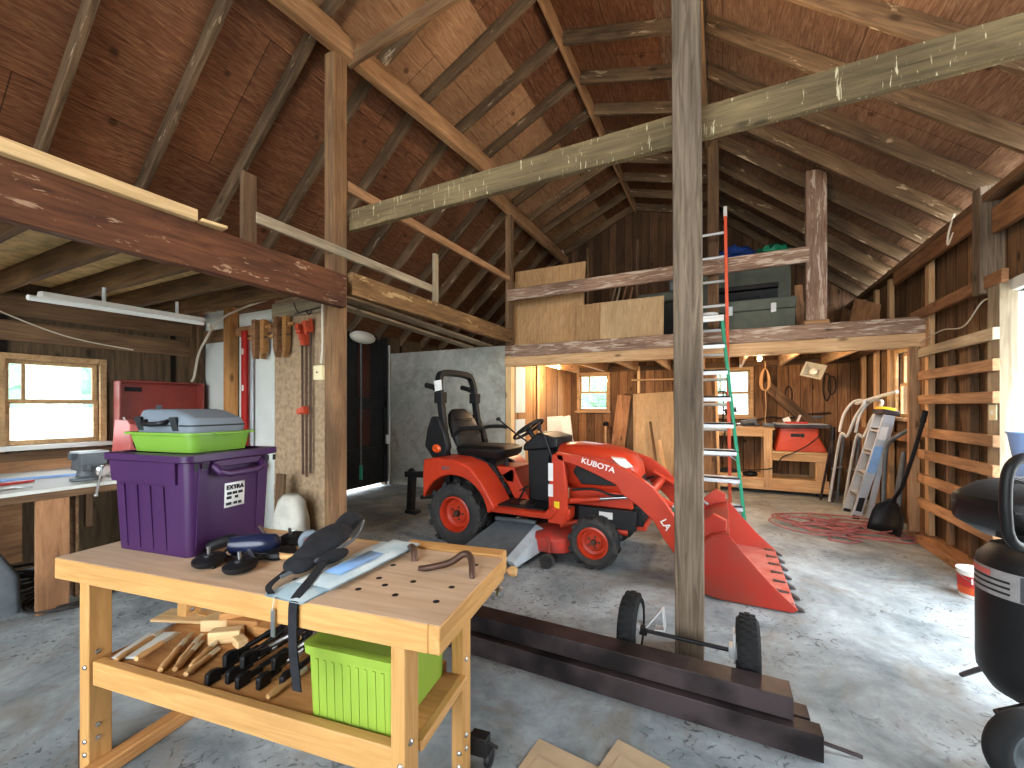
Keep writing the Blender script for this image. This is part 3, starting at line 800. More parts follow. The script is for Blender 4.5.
# dash, column, steering wheel
b = B()
b.prism([(-1.74, .46), (-1.50, .46), (-1.46, 1.0), (-1.56, 1.06), (-1.76, .98)], 'y', 3.86, 4.24)
b.prism([(-1.78, .96), (-1.78, 1.02), (-1.62, 1.15), (-1.42, 1.10), (-1.42, 1.0)], 'y', 3.80, 4.30)
dash = obj('dashboard', b, M_black, tr, .02)
b = B(); b.prism([(-1.775, 1.026), (-1.62, 1.153), (-1.60, 1.150), (-1.77, 1.01)], 'y', 3.93, 4.17); obj('gauge_panel', b, M_gunmetal, dash)
b = B(); b.tube([(-1.70, 4.05, 1.0), (-1.83, 4.05, 1.155)], .026); obj('steering_column', b, M_black, tr)
b = B(); c = V((-1.83, 4.05, 1.165)); rot = (0, -.62, 0)
b.torus(c, .175, .016, rot, 36, 8)
b.ball(c, (.045, .045, .02), rot=rot)
for a in (0, 2.1, 4.2):
    d = Euler(rot).to_matrix() @ V((math.cos(a), math.sin(a), 0)); b.tube([c, c+d*.175], .011)
obj('steering_wheel', b, M_black, tr)
b = B(); b.tube([(-1.72, 3.80, 1.05), (-1.82, 3.72, 1.14), (-1.98, 3.68, 1.27)], .008); b.ball((-1.99, 3.678, 1.28), (.026, .026, .02)); obj('lever', b, M_black, tr)
b = B(); b.tube([(-1.45, 3.76, .9), (-1.52, 3.73, 1.12), (-1.56, 3.70, 1.2)], .01); b.ball((-1.56, 3.70, 1.21), (.022, .022, .04)); obj('lever', b, M_black, tr)
b = B(); b.tube([(-1.95, 3.86, .5), (-2.02, 3.8, .66)], .012); b.ball((-2.02, 3.8, .68), .024); b.tube([(-1.8, 3.75, .48), (-1.72, 3.72, .6)], .01); b.tbox((-1.72, 3.72, .61), (.1, .07, .015), (0, -.5, 0)); obj('pedal', b, M_black, tr)
# chassis
b = B()
b.box(-2.72, -.75, 3.93, 4.17, .26, .5); b.box(-1.2, -.62, 3.83, 4.27, .34, .52)
b.box(-2.55, -2.2, 3.72, 4.38, .26, .42); b.box(-1.08, -.92, 3.72, 4.38, .19, .27)
b.box(-2.74, -2.5, 3.74, 4.36, .42, .66); b.tube([(-1.0, 3.68, .225), (-1.0, 4.42, .225)], .04)
b.tube([(-2.385, 3.6, .33), (-2.385, 4.5, .33)], .07)
ch = obj('chassis', b, M_black, tr, .01)
for y0_ in (3.70, 4.365):
    b = B(); b.box(-1.17, -.66, y0_, y0_+.035, .33, .5); obj('frame_plate', b, M_black, tr, .005)
b = B(); b.box(-.98, -.86, 3.693, 3.699, .41, .47); obj('rating_label', b, M_paper, tr)
b = B(); b.tube(bez([(-1.35, 3.7, .3), (-1.2, 3.72, .34), (-.95, 3.76, .3), (-.75, 3.8, .28)], 5), .028, 8); b.box(-.72, -.6, 3.85, 4.25, .3, .36); obj('front_axle_arm', b, M_orange, tr, .006)
# three point hitch
b = B()
for yy in (3.86, 4.24):
    b.tube([(-2.72, yy, .42), (-3.1, yy, .36)], .022, 4, sq=True); b.tube([(-2.7, yy, .6), (-3.05, yy, .58)], .03, 4, sq=True); b.tube([(-3.03, yy, .56), (-3.06, yy, .38)], .016)
b.tbox((-3.24, 4.05, .585), (.48, .08, .07), (0, -.05, 0)); b.tbox((-3.40, 4.05, .36), (.07, .09, .46), (0, .06, 0)); b.tbox((-3.38, 4.05, .12), (.16, .12, .04)); b.ball((-3.4, 4.05, .6), .05)
obj('hitch_arm', b, M_black, tr, .008)
# loader
def loader_side(yc, near):
    t = .03
    b = B(); b.prism([(-1.40, .36), (-1.24, .36), (-1.22, .6), (-1.255, .98), (-1.36, .98), (-1.39, .7)], 'y', yc-t, yc+t)
    b.tbox((-1.31, yc+(.09 if near else -.09), .44), (.2, .16, .1))
    post = obj('loader_mast', b, M_orange, tr, .008)
    if near:
        b = B(); b.box(-1.395, -1.35, yc-t-.004, yc-t-.001, .74, .90); b.box(-1.395, -1.35, yc-t-.004, yc-t-.001, .60, .71); obj('warning_label', b, M_paper, post)
        b = B(); b.box(-1.34, -1.29, yc-t-.004, yc-t-.001, .5, .56); obj('warning_label', b, M_yellow, post)
    top = [(-1.33, 1.0), (-1.06, .965), (-.82, .925), (-.65, .865), (-.5, .755), (-.41, .655), (-.33, .54), (-.24, .40), (-.10, .23), (-.05, .14)]
    bot = [(-.10, .09), (-.2, .11), (-.33, .24), (-.42, .36), (-.49, .48), (-.6, .585), (-.74, .675), (-.79, .75), (-.95, .82), (-1.095, .878), (-1.31, .93)]
    b = B(); b.prism(top+bot, 'y', yc-t, yc+t)
    arm = obj('loader_arm', b, M_orange, tr, .008)
    if near:
        d = V((.24, 0, -.06)).normalized()
        text('brand_lettering', 'KUBOTA', .066, frame((-.945, yc-t-.001, .905), d, (0.2, 0, 1)), M_white, arm, .0012, 1.12)
        d2 = V((.16, 0, -.24)).normalized()
        text('model_lettering', 'LA', .075, frame((-.40, yc-t-.001, .47), d2, (.8, 0, .5)), M_white, arm, .0012)
    s = 1 if near else -1
    b = B(); b.tube([(-1.27, yc+s*.07, .55), (-.95, yc+s*.07, .60)], .028, 12); cyl = obj('lift_cylinder', b, M_orange, tr)
    b = B(); b.tube([(-.95, yc+s*.07, .60), (-.66, yc+s*.07, .645)], .014, 10); obj('rod', b, M_steel, cyl)
    b = B(); b.tube([(-.62, yc+s*.07, .74), (-.36, yc+s*.07, .60)], .026, 12); cyl = obj('tilt_cylinder', b, M_orange, tr)
    b = B(); b.tube([(-.36, yc+s*.07, .60), (-.12, yc+s*.07, .46)], .014, 10); obj('rod', b, M_steel, cyl)
    b = B(); b.tube(bez([(-1.2, yc+s*.05, .66), (-1.0, yc+s*.06, .68), (-.8, yc+s*.06, .64), (-.62, yc+s*.06, .69)], 6), .011, 8); obj('hydraulic_hose', b, M_black, tr)
loader_side(3.55, True); loader_side(mirror_y(3.55), False)
b = B(); b.tube([(-.55, 3.58, .66), (-.55, 4.52, .66)], .04, 12); obj('cross_tube', b, M_orange, tr)
# bucket
Y0, Y1 = 3.4, 4.70
b = B()
shell = [(.05, .475), (-.06, .45), (-.15, .37), (-.19, .25), (-.17, .12), (-.10, .035), (.0, .02), (.43, .02)]
b.sheet(shell, 'y', Y0, Y1, .014)
bk = obj('bucket', b, M_orange_worn, tr, sharp=50)
side = [(.05, .475), (.16, .34), (.30, .18), (.46, .035), (.43, .012), (0, .012), (-.11, .03), (-.175, .11), (-.195, .25), (-.155, .375), (-.06, .46)]
for y in (Y0-.012, Y1):
    b = B(); b.prism(side, 'y', y, y+.012); obj('bucket_side', b, M_orange_worn, bk, .003)
b = B(); b.box(.0, .45, Y0+.002, Y1-.002, .036, .046); obj('cutting_edge', b, M_pink_red, bk, .004)
for i in range(7):
    y = Y0+.05+i*(Y1-Y0-.1)/6
    b = B(); b.prism([(.36, .018), (.36, .055), (.45, .045), (.505, .014), (.505, .008)], 'y', y-.022, y+.022); obj('bucket_tooth', b, M_darksteel, bk, .004)
for y in (3.52, 4.58):
    b = B(); b.prism([(-.22, .12), (-.16, .1), (-.1, .4), (.03, .475), (.03, .56), (-.06, .60), (-.16, .5), (-.24, .36)], 'y', y-.03, y+.03); obj('bucket_bracket', b, M_orange_worn, bk, .006)
# mid mower deck
b = B()
b.loft([rrect(-1.56, 4.05, .10, .36, .56, .18, 8), rrect(-1.56, 4.05, .22, .36, .56, .18, 8), rrect(-1.56, 4.05, .26, .30, .50, .15, 8), rrect(-1.56, 4.05, .28, .16, .4, .1, 8)])
dk = obj('mower_deck', b, M_deckred, tr, .008)
b = B()
b.loft([[(-1.98, 3.62, .29), (-1.55, 3.62, .30), (-1.46, 3.62, .10), (-2.05, 3.62, .10)], [(-2.16, 3.20, .09), (-1.62, 3.20, .085), (-1.55, 3.22, .05), (-2.18, 3.2, .06)]])
b.tube([(-1.98, 3.6, .315), (-1.55, 3.6, .325)], .022, 8)
ck = obj('discharge_chute', b, M_gunmetal, dk, .006)
b = B(); b.loft([[(-1.56, 3.62, .31), (-1.47, 3.62, .27), (-1.44, 3.62, .10), (-1.53, 3.62, .1)], [(-1.66, 3.18, .10), (-1.58, 3.18, .085), (-1.55, 3.19, .045), (-1.62, 3.19, .05)]]); obj('chute_flap', b, M_chute, ck, .006)
for x, y in ((-1.36, 3.40), (-1.32, 4.7), (-1.9, 4.7)):
    b = B(); b.lathe([(.03, -.03), (.06, -.028), (.064, -.012), (.064, .012), (.06, .028), (.03, .03)], (x, y, .064), 'y', 20); gw = obj('gauge_wheel', b, M_rubber, dk)
    b = B(); b.tube([(x, y+.04, .064), (x, y+.045, .2), (x-.04, y+.1, .24)], .014, 8); obj('wheel_fork', b, M_deckred, gw)
for x_, y_ in ((-1.6, 3.82), (-1.55, 4.3)):
    b = B(); b.lathe([(.1, .0), (.12, .03), (.06, .05), (0, .06)], (x_, y_, .27), n=20); obj('spindle_cover', b, M_iron, dk)
# ------------------------------------------------------------------ the beech bench in front and what lies on it
BR = .152
BM = Matrix.Translation((-2.2, .63, 0)) @ Matrix.Rotation(BR, 4, 'Z')
def BL(x, y, z): return tuple(BM @ V((x, y, z)))
bench = thing('workbench', 'varnished beech workbench in front with a purple tote on its top', 'workbench', (-2.2, .63, 0), BR)
def bl(name, p0, p1, w_, h_, mat=M_bench, up=(0,0,1), par=None, bev=.004): return bar(name, p0, p1, w_, h_, mat, par or bench, up, bev, True)
top = bl('bench_top', (0, .25, .8125), (1.545, .25, .8125), .50, .075, M_bench, bev=.003)
b = B(); b.box(.003, 1.577, .003, .497, .8502, .8512); skin = obj('top_surface', b, M_bench_top, bench, local=True)
bl('end_cap', (1.5625, 0, .8125), (1.5625, .5, .8125), .035, .075)
bl('tool_tray', (.05, .53, .825), (1.1, .53, .825), .06, .03, M_lumber_pale)
bl('vise_jaw', (1.14, .555, .81), (1.56, .555, .81), .07, .085)
b = B(); b.lathe([(.009, 0), (.009, .012), (.017, .015), (.019, .032), (.014, .042), (0, .044)], (1.58, .52, .80), 'x', 16); obj('vise_knob', b, M_tan_handle, bench, local=True)
b = B(); b.cyl((1.40, .44, .755), (1.575, .44, .755), .008); b.lathe([(0, 0), (.014, .004), (.02, .015), (.014, .026), (0, .03)], (1.57, .44, .755), 'x', 14); obj('vise_screw', b, M_steel, bench, local=True)
b = B()
for x, y in ((1.25,.21),(1.3,.17),(1.37,.12),(1.24,.12),(1.23,.32),(1.505,.22),(1.505,.12),(1.505,.41),(1.37,.22),(1.12,.12),(1.0,.12)):
    b.lathe([(.010, 0), (.010, .0006), (0, .0007)], (x, y, .8512), n=14)
obj('dog_hole', b, M_darkwood, bench, local=True)['kind'] = 'stuff'
for x, y in ((.045, .10), (1.425, .085), (.045, .45), (1.415, .485)):
    lg = bl('leg', (x, y, 0), (x, y, .775), .055 if x < 1 else .045, .075, M_bench, up=(0, 1, 0))
    b = B()
    for z in (.09, .14, .42):
        b.lathe([(.009, 0), (.009, .004), (.006, .007), (0, .008)], (x+.01, y-.038, z), 'y', 10, (PI, 0, 0))
        b.lathe([(.009, 0), (.009, .004), (.006, .007), (0, .008)], (x+(.028 if x < 1 else .023), y-.01, z+.05), 'x', 10)
    obj('bolt', b, M_steel, bench, local=True)
bl('packing_block', (1.38, .08, .765), (1.455, .08, .765), .1, .02)
bl('shelf_rail', (.085, .085, .40), (1.395, .085, .40), .035, .09)
bl('shelf_rail', (.09, .46, .405), (1.36, .46, .405), .035, .09)
bl('shelf_rail', (1.44, .13, .415), (1.44, .45, .415), .03, .03)
bl('shelf_board', (.05, .275, .422), (1.43, .275, .422), .345, .015, M_bench_plain)
bl('foot_rail', (.10, .02, .03), (.10, .66, .03), .06, .055, M_bench_plain)
for y in (.06, .52):
    b = B(); b.tbox((1.46, y+.04, .1), (.07, .05, .07)); b.lathe([(.012, -.014), (.03, -.013), (.034, 0), (.03, .013), (.012, .014)], (1.49, y+.06, .036), 'x', 18); b.tube([(1.42, y+.04, .13), (1.53, y+.05, .09)], .007)
    obj('caster', b, M_black, bench, .004, local=True)
b = B(); b.box(-.03, .008, .08, .14, .0, .15); obj('caster_bracket', b, M_iron, bench, .003, local=True)

# purple tote
tote = thing('storage_tote', 'purple plastic storage tote standing on the beech workbench', 'storage box', BL(.515, .116, .8515), BR)
TM = Matrix.Translation(BL(.515, .116, .8515)) @ Matrix.Rotation(BR, 4, 'Z') @ Matrix.Diagonal((.90, .95, 1.08, 1))
tote.matrix_basis = TM
def rr(x0, x1, y0, y1, z, r, n=5):
    return rrect((x0+x1)/2, (y0+y1)/2, z, (x1-x0)/2, (y1-y0)/2, r, n)
b = B(); ins = .03
b.loft([rr(-.5+ins, -ins, ins, .40-ins, 0, .03), rr(-.5+ins*.95, -ins*.95, ins*.95, .4-ins*.95, .012, .03), rr(-.485, -.015, .015, .385, .30, .035), rr(-.485, -.015, .015, .385, .345, .035), rr(-.47, -.03, .03, .37, .345, .03), rr(-.47, -.03, .03, .37, .325, .03)])
bt = b
b = B(); b.loft([rr(-.505, .005, -.005, .405, .325, .035), rr(-.51, .01, -.01, .41, .328, .035), rr(-.51, .01, -.01, .41, .35, .035), rr(-.47, -.03, .03, .37, .352, .03), rr(-.47, -.03, .03, .37, .33, .03)]); obj('rim', b, M_purple, tote, local=True, sharp=50)
b = bt
for x in (-.42, -.34, -.26, -.18):
    b.loft([[(x-.022, .026, .015), (x+.022, .026, .015), (x+.022, .045, .015), (x-.022, .045, .015)], [(x-.022, .012, .24), (x+.022, .012, .24), (x+.022, .03, .24), (x-.022, .03, .24)]])
b.loft([[(-.47, .008, .25), (-.08, .008, .25), (-.08, .03, .25), (-.47, .03, .25)], [(-.475, .002, .325), (-.075, .002, .325), (-.075, .03, .325), (-.475, .03, .325)]])
b.loft([[(-.026, .05, .02), (-.026, .09, .02), (-.05, .09, .02), (-.05, .05, .02)], [(-.005, .05, .325), (-.005, .09, .325), (-.03, .09, .325), (-.03, .05, .325)]])
b.loft([[(-.026, .31, .02), (-.026, .35, .02), (-.05, .35, .02), (-.05, .31, .02)], [(-.005, .31, .325), (-.005, .35, .325), (-.03, .35, .325), (-.03, .31, .325)]])
body = obj('tote_body', b, M_purple, tote, local=True, sharp=50)
b = B(); b.tube([(.0, .10, .31), (.03, .11, .285), (.034, .14, .275), (.034, .27, .275), (.03, .30, .285), (0, .31, .31)], .013, 8); b.box(-.015, .012, .1, .31, .30, .325); obj('handle', b, M_purple, tote, .004, local=True)
b = B()
for y in (.02, .055, .335, .37): b.box(.0095, .0125, y, y+.014, .30, .322)
obj('rim_notch', b, M_black, tote, local=True)
ang = math.atan2(.04, .31)
b = B(); b.verts([(-.0215, .16, .145), (-.0215, .25, .145), (-.0167, .25, .235), (-.0167, .16, .235)], [(0, 1, 2, 3)])
lab = obj('sticker', b, M_paper, tote, local=True)
sm = lab.modifiers.new('solid', 'SOLIDIFY'); sm.thickness = .0015; sm.offset = 1
for k, (tx, zz, sz) in enumerate((('EXTRA', .217, .024),)):
    p = TM @ V((-.0285+.007+(zz-.145)*.0534+.0032, .205, zz)); xd = TM.to_3x3() @ V((0, 1, 0)); yd = TM.to_3x3() @ V((.0534, 0, 1))
    text('lettering', tx, sz, frame(p, xd, yd), M_ink, lab, .0006)

b = B()
for y0_, y1_, z_ in ((.17, .19, .196), (.195, .215, .196), (.22, .24, .196), (.168, .19, .18), (.205, .22, .18), (.166, .19, .158), (.2, .216, .158), (.22, .236, .158)):
    xx = -.0215+(z_-.145)*.0534+.0022
    b.box(xx, xx+.0012, y0_, y1_, z_-.005, z_+.005)
obj('printed_marks', b, M_ink, lab, local=True)
# lime tray and grey case
tray = thing('tray', 'lime green plastic tray resting on top of the purple tote', 'tray', tuple(TM @ V((-.25, .185, .3525))), BR)
b = B(); b.loft([rr(-.165, .165, -.115, .115, 0, .03), rr(-.18, .18, -.13, .13, .06, .04), rr(-.18, .18, -.13, .13, .066, .04), rr(-.195, .195, -.145, .145, .068, .04), rr(-.195, .195, -.145, .145, .076, .04), rr(-.173, .173, -.123, .123, .076, .035), rr(-.16, .16, -.11, .11, .008, .03)])
obj('tray_body', b, M_lime, tray, local=True, sharp=45)
for x_ in (.185, -.215):
    b = B(); b.box(x_, x_+.03, -.05, .05, .066, .076); obj('lip', b, M_lime, tray, .004, local=True)
case = thing('tool_case', 'grey moulded tool case lying in the lime green tray', 'case', tuple(TM @ V((-.25, .185, .435))), BR)
b = B(); b.loft([rr(-.15, .15, -.10, .10, -.07, .03), rr(-.165, .165, -.115, .115, .012, .03), rr(-.16, .155, -.112, .11, .04, .035), rr(-.145, .07, -.105, .10, .07, .03), rr(-.135, .03, -.095, .09, .076, .03)])
cb = obj('shell', b, M_greycase, case, local=True, sharp=40)
b = B(); b.loft([rr(-.167, .167, -.117, .117, .010, .03), rr(-.167, .167, -.117, .117, .016, .03)]); obj('seam', b, M_crate, cb, local=True)
b = B(); b.tube(bez([(-.09, -.112, .03), (-.08, -.135, .022), (-.03, -.14, .018), (.02, -.135, .022), (.03, -.112, .03)], 5), .009, 8); obj('handle', b, M_black, case, local=True)
for x in (-.125, .07):
    b = B(); b.tbox((x, -.114, .02), (.035, .014, .055), (.3, 0, 0)); obj('latch', b, M_crate, case, .003, local=True)

# glossy blue black polisher with black pads
def at_bench(name, label, cat, x, y, rz=0, z=.8515, group=None): return thing(name, label, cat, BL(x, y, z), BR+rz, group)
t = at_bench('power_tool', 'glossy blue black hand tool with a thin cable beside the purple tote', 'tool', .69, .25, .5)
b = B(); b.loft([[(x, r*math.cos(a), .042+r*1.0*math.sin(a)) for a in [2*PI*i/16 for i in range(16)]] for x, r in ((-.10, .012), (-.09, .03), (-.04, .036), (.02, .038), (.06, .034), (.075, .02), (.08, .008))]); obj('motor_housing', b, M_navy, t, local=True)
b = B(); b.tube(bez([(-.06, .0, .05), (-.1, .03, .055), (-.15, .05, .04), (-.19, .06, .022)], 6), .02, 10); obj('handle', b, M_black, t, local=True)
b = B(); b.lathe([(.0, 0), (.05, .002), (.055, .012), (.05, .024), (.02, .03), (0, .03)], (.09, -.03, .0), n=22); obj('pad', b, M_black, t, local=True)
b = B(); b.tube(bez([(-.19, .06, .022), (-.2, .0, .008), (-.17, -.08, .006), (-.09, -.12, .006)], 6), .005, 6); obj('cable', b, M_black, t, local=True)
for pa, pb_ in (((-.02, -.03, .03), (.02, -.09, .02)), ((.02, .03, .06), (-.02, .07, .09))):
    b = B(); b.tube([pa, pb_], .006); obj('rod', b, M_steel, t, local=True)
for (x, y, rz, tl, lb) in ((.62, .12, .3, .1, 'round black ribbed pad nearest the purple tote on the bench'), (.77, .115, -.3, .08, 'round black ribbed pad lying loose in front of the blue black tool'), (.73, .37, .2, .25, 'round black ribbed pad leaning behind the blue black tool')):
    t = at_bench('sanding_pad', lb, 'pad', x, y, rz, group='black pads on the bench')
    b = B(); b.lathe([(0, .0), (.046, 0), (.052, .008), (.052, .018), (.042, .024), (.018, .026), (.016, .034), (0, .035)], (0, 0, .004+tl*.05), n=26, rot=(tl, 0, 0))
    p = obj('pad', b, M_black, t, local=True)
    b = B(); b.lathe([(.006, .03), (.006, .06), (0, .062)], (0, 0, .004+tl*.05), n=10, rot=(tl, 0, 0)); obj('stem', b, M_steel, t, local=True)
t = at_bench('chisel', 'pale wooden handled tool with yellow end on the bench top', 'tool', .84, .24, .07)
b = B(); b.lathe([(0, -.07), (.01, -.068), (.013, -.04), (.011, 0), (.013, .03), (.008, .05)], (0, 0, .014), 'x', 14); obj('handle', b, M_tan_handle, t, local=True)
b = B(); b.lathe([(.008, .05), (.012, .05), (.013, .08), (0, .081)], (0, 0, .014), 'x', 14); obj('ferrule', b, M_yellow, t, local=True)
t = at_bench('tape_roll', 'grey tape roll standing by the black cloth pouch', 'tape', .86, .33, .6)
b = B(); b.torus((0, 0, .044), .03, .014, (PI/2, 0, 0), 28, 10); obj('tape', b, M_greycase, t, local=True)
b = B(); b.lathe([(.016, -.012), (.02, -.013), (.02, .013), (.016, .012), (.016, -.012)], (0, 0, .044), 'y', 20, caps=False); obj('core', b, M_pink_red, t, local=True)
t = at_bench('metal_offcut', 'small bent steel bracket lying left of the purple tote', 'bracket', .13, .20, .3)
b = B(); b.sheet([(-.02, 0.002), (.012, .002), (.014, .016)], 'y', -.012, .012, .002); b.lathe([(.004, 0), (.004, .004), (0, .004)], (-.01, 0, .003)); obj('plate', b, M_darksteel, t, local=True)
coil('cable', 'thin black cord tangled around the blue black tool on the bench', 'cable', BL(.68, .27, .853), .09, .0045, 4, M_black, 12, .8)
# packages with the cloth pouch
for k, (x, y, rz, L_, w_, z, lb) in enumerate(((1.10, .25, -.07, .52, .15, .0, 'pale blue plastic package lying along the bench under the black pouch'), (1.15, .28, -.10, .44, .13, .016, 'upper clear blue plastic package beside the black pouch'))):
    t = at_bench('plastic_package', lb, 'package', x, y, PI/2+rz+.0, .8515+z)
    rnd = random.Random(40+k); nx, ny = 18, 6; P = []
    for i in range(nx+1):
        for j in range(ny+1):
            u, v_ = -L_/2+L_*i/nx, -w_/2+w_*j/ny
            e = min(i, nx-i, 2)/2*min(j, ny-j, 1.5)/1.5
            P.append((u, v_, .004+e*.012+rnd.uniform(0, .003)))
    b = B(); F = [(i*(ny+1)+j, (i+1)*(ny+1)+j, (i+1)*(ny+1)+j+1, i*(ny+1)+j+1) for i in range(nx) for j in range(ny)]
    b.verts(P, F); n0 = len(P)
    b.verts([(p[0], p[1], 0) for p in P], [tuple(reversed(f)) for f in F]); 
    o = obj('wrapper', b, M_plastic_bag, t, local=True, sharp=60)
    b = B(); b.verts([(-L_*.36, -w_*.3, .0215), (L_*.1, -w_*.3, .0215), (L_*.1, w_*.2, .0215), (-L_*.36, w_*.2, .0215)], [(0,1,2,3)]); oo = obj('printed_card', b, M_blue_sticker if k else M_white, t, local=True); oo.modifiers.new('solid', 'SOLIDIFY').thickness = .001
t = at_bench('cloth_pouch', 'black cloth pouch with a strap hanging over the bench front', 'pouch', 1.0, .2, 0)
b = B()
ctr = bez([(.0, -.08, .06), (.0, .0, .07), (-.01, .08, .085), (-.04, .16, .08), (-.055, .22, .085), (-.08, .29, .10)], 6)
n_ = len(ctr); rnd = random.Random(5)
rad = [.016+.038*math.sin(PI*min(1, (i/(n_-1))*1.25))**.8 if i/(n_-1) < .72 else .028+.012*math.sin((i/(n_-1)-.72)*9) for i in range(n_)]
rings = []
for i, p in enumerate(ctr):
    d = (ctr[min(i+1, n_-1)]-ctr[max(i-1, 0)]).normalized(); x = d.cross(V((0, 0, 1))).normalized(); y = x.cross(d)
    rings.append([p + x*rad[i]*1.15*math.cos(a)*(1+.08*math.sin(3*a+i*.7)) + y*rad[i]*.7*math.sin(a)*(1+.1*math.sin(2*a-i*.5)) for a in [2*PI*k/18 for k in range(18)]])
b.loft(rings); obj('pouch_body', b, M_cloth_black, t, local=True, sharp=70)
b = B(); b.ball((.0, -.06, .045), (.05, .06, .028), rot=(0, 0, .3)); b.ball((.05, .02, .045), (.035, .07, .022), rot=(0, 0, -.2)); obj('flap', b, M_cloth_black, t, local=True)
def ribbon(path, w_, th, side):
    b = B(); rings = []; side = V(side); path = [V(p) for p in path]
    for i, p in enumerate(path):
        d = (path[min(i+1, len(path)-1)]-path[max(i-1, 0)]).normalized(); nn = side.cross(d).normalized()
        rings.append([p-side*w_/2-nn*th/2, p+side*w_/2-nn*th/2, p+side*w_/2+nn*th/2, p-side*w_/2+nn*th/2])
    b.loft(rings); return b
obj('strap', ribbon(bez([(.07, -.03, .05), (.10, -.12, .03), (.115, -.185, .012), (.12, -.208, -.005), (.12, -.211, -.06), (.122, -.212, -.12), (.13, -.213, -.18), (.14, -.215, -.245)], 6), .03, .004, (1, 0, 0)), M_cloth_black, t, local=True)
obj('strap', ribbon(bez([(-.02, -.1, .03), (.0, -.18, .02), (.035, -.205, .012)], 6), .018, .004, (.8, .6, 0)), M_cloth_black, t, local=True)
b = B(); b.tube(bez([(.0, -.14, .03), (.05, -.02, .055), (.05, .14, .07), (.0, .26, .10)], 6), .006, 6); obj('drawstring', b, M_gunmetal, t, local=True)
# holdfasts
for pts, lb, x, y in (([(-.07, .0, .004), (-.03, 0, .012), (.03, .03, .025), (.07, .055, .05), (.10, .045, .045), (.125, .0, .01), (.128, -.005, -.01)], 'curved iron holdfast on the right end of the bench top', 1.41, .31), ([(-.03, .05, .006), (.0, .03, .03), (.03, .0, .03), (.045, -.02, .0), (.046, -.02, -.01)], 'small iron holdfast at the end of the pale blue packages', 1.235, .40)):
    t = tag(obj('bench_holdfast', (lambda b: (b.tube([BL(x+p[0], y+p[1], .852+p[2]) for p in bez(pts, 6)], lambda q: .009+.003*math.sin(q*PI), 10), b)[1])(B()), M_iron), lb, 'holdfast')
t = at_bench('steel_rule', 'short steel tab hanging by twine on the bench front', 'tab', 1.045, -.006, 0, .85)
b = B(); b.box(-.007, .007, -.004, .0, -.11, -.03); obj('blade', b, M_steel, t, local=True)
b = B(); b.tube(bez([(-.002, -.003, -.035), (.006, -.006, -.01), (0, .004, .005), (-.006, .012, .004)], 5), .0018, 6); obj('twine', b, M_cable, t, local=True)

# shelf of the bench
SZ = .4305
def at_shelf(name, label, cat, x, y, rz=0, z=SZ, group=None): return thing(name, label, cat, BL(x, y, z), BR+rz, group)
tb = at_shelf('storage_box', 'lime green lidded box on the shelf of the beech workbench', 'storage box', 1.215, .277, 0, SZ)
b = B(); b.loft([rr(-.152, .152, -.163, .163, 0, .02), rr(-.16, .16, -.17, .17, .20, .025), rr(-.165, .165, -.176, .176, .202, .025), rr(-.165, .165, -.176, .176, .212, .025)])
for k in range(9): b.loft([[(-.12+.03*k-.006, -.1655, .01), (-.12+.03*k+.006, -.1655, .01), (-.12+.03*k+.006, -.155, .01), (-.12+.03*k-.006, -.155, .01)], [(-.12+.03*k-.006, -.172, .19), (-.12+.03*k+.006, -.172, .19), (-.12+.03*k+.006, -.165, .19), (-.12+.03*k-.006, -.165, .19)]])
bx_ = obj('box_body', b, M_lime2, tb, local=True, sharp=45)
b = B(); b.loft([rr(-.17, .17, -.18, .18, .205, .025), rr(-.172, .172, -.182, .182, .232, .025), rr(-.15, .15, -.16, .16, .236, .02), rr(-.14, .14, -.15, .15, .228, .02)]); obj('lid', b, M_lime2, tb, local=True, sharp=45)
def chisel(x0, y0, x1, y1, label, z=0, bl_=.4):
    L_ = math.hypot(x1-x0, y1-y0); t = at_shelf('chisel', label, 'chisel', (x0+x1)/2, (y0+y1)/2, math.atan2(y1-y0, x1-x0), SZ+z, 'chisels on the bench shelf')
    h = L_*(1-bl_); a = -L_/2
    b = B(); b.lathe([(0, a), (.009, a+.002), (.013, a+.03), (.010, a+h*.55), (.012, a+h*.85), (.008, a+h)], (0, 0, .0135), 'x', 14); obj('handle', b, M_tan_handle, t, local=True)
    b = B(); b.lathe([(.008, a+h), (.0105, a+h), (.010, a+h+.045), (.006, a+h+.048)], (0, 0, .0135), 'x', 12); obj('ferrule', b, M_brass, t, local=True)
    b = B(); b.loft([[(a+h+.02, -.004, .010), (a+h+.02, .004, .010), (a+h+.02, .004, .018), (a+h+.02, -.004, .018)], [(a+h+.05, -.007, .011), (a+h+.05, .007, .011), (a+h+.05, .007, .0155), (a+h+.05, -.007, .0155)], [(L_/2, -.008, .012), (L_/2, .008, .012), (L_/2, .008, .0135), (L_/2, -.008, .0135)]]); obj('blade', b, M_steel, t, local=True)
chisel(.16, .10, .08, .36, 'chisel lying by the left leg of the bench, leftmost on the shelf')
chisel(.245, .115, .20, .30, 'chisel on the white board on the shelf, dark blade', .012)
chisel(.385, .11, .23, .33, 'carving chisel with brass ferrule, first right of the white board', .0)
chisel(.405, .16, .28, .34, 'carving chisel resting in the middle of the chisel row', .0)
chisel(.43, .13, .335, .30, 'carving chisel with bright ferrule, third of the row')
chisel(.47, .16, .38, .35, 'carving chisel whose ferrule points up, rightmost of the bunched ones', .0)
chisel(.50, .12, .455, .28, 'single chisel lying apart beside the black clamps', 0, .3)
chisel(.88, .12, .885, .25, 'wooden handle lying in front of the black clamps', 0, .1)
t = tag(bar('board', BL(.17, .13, SZ+.006), BL(.10, .30, SZ+.006), .12, .01, M_white_panel, up=(0, 0, 1)), 'white board lying flat at the left end of the bench shelf', 'board')
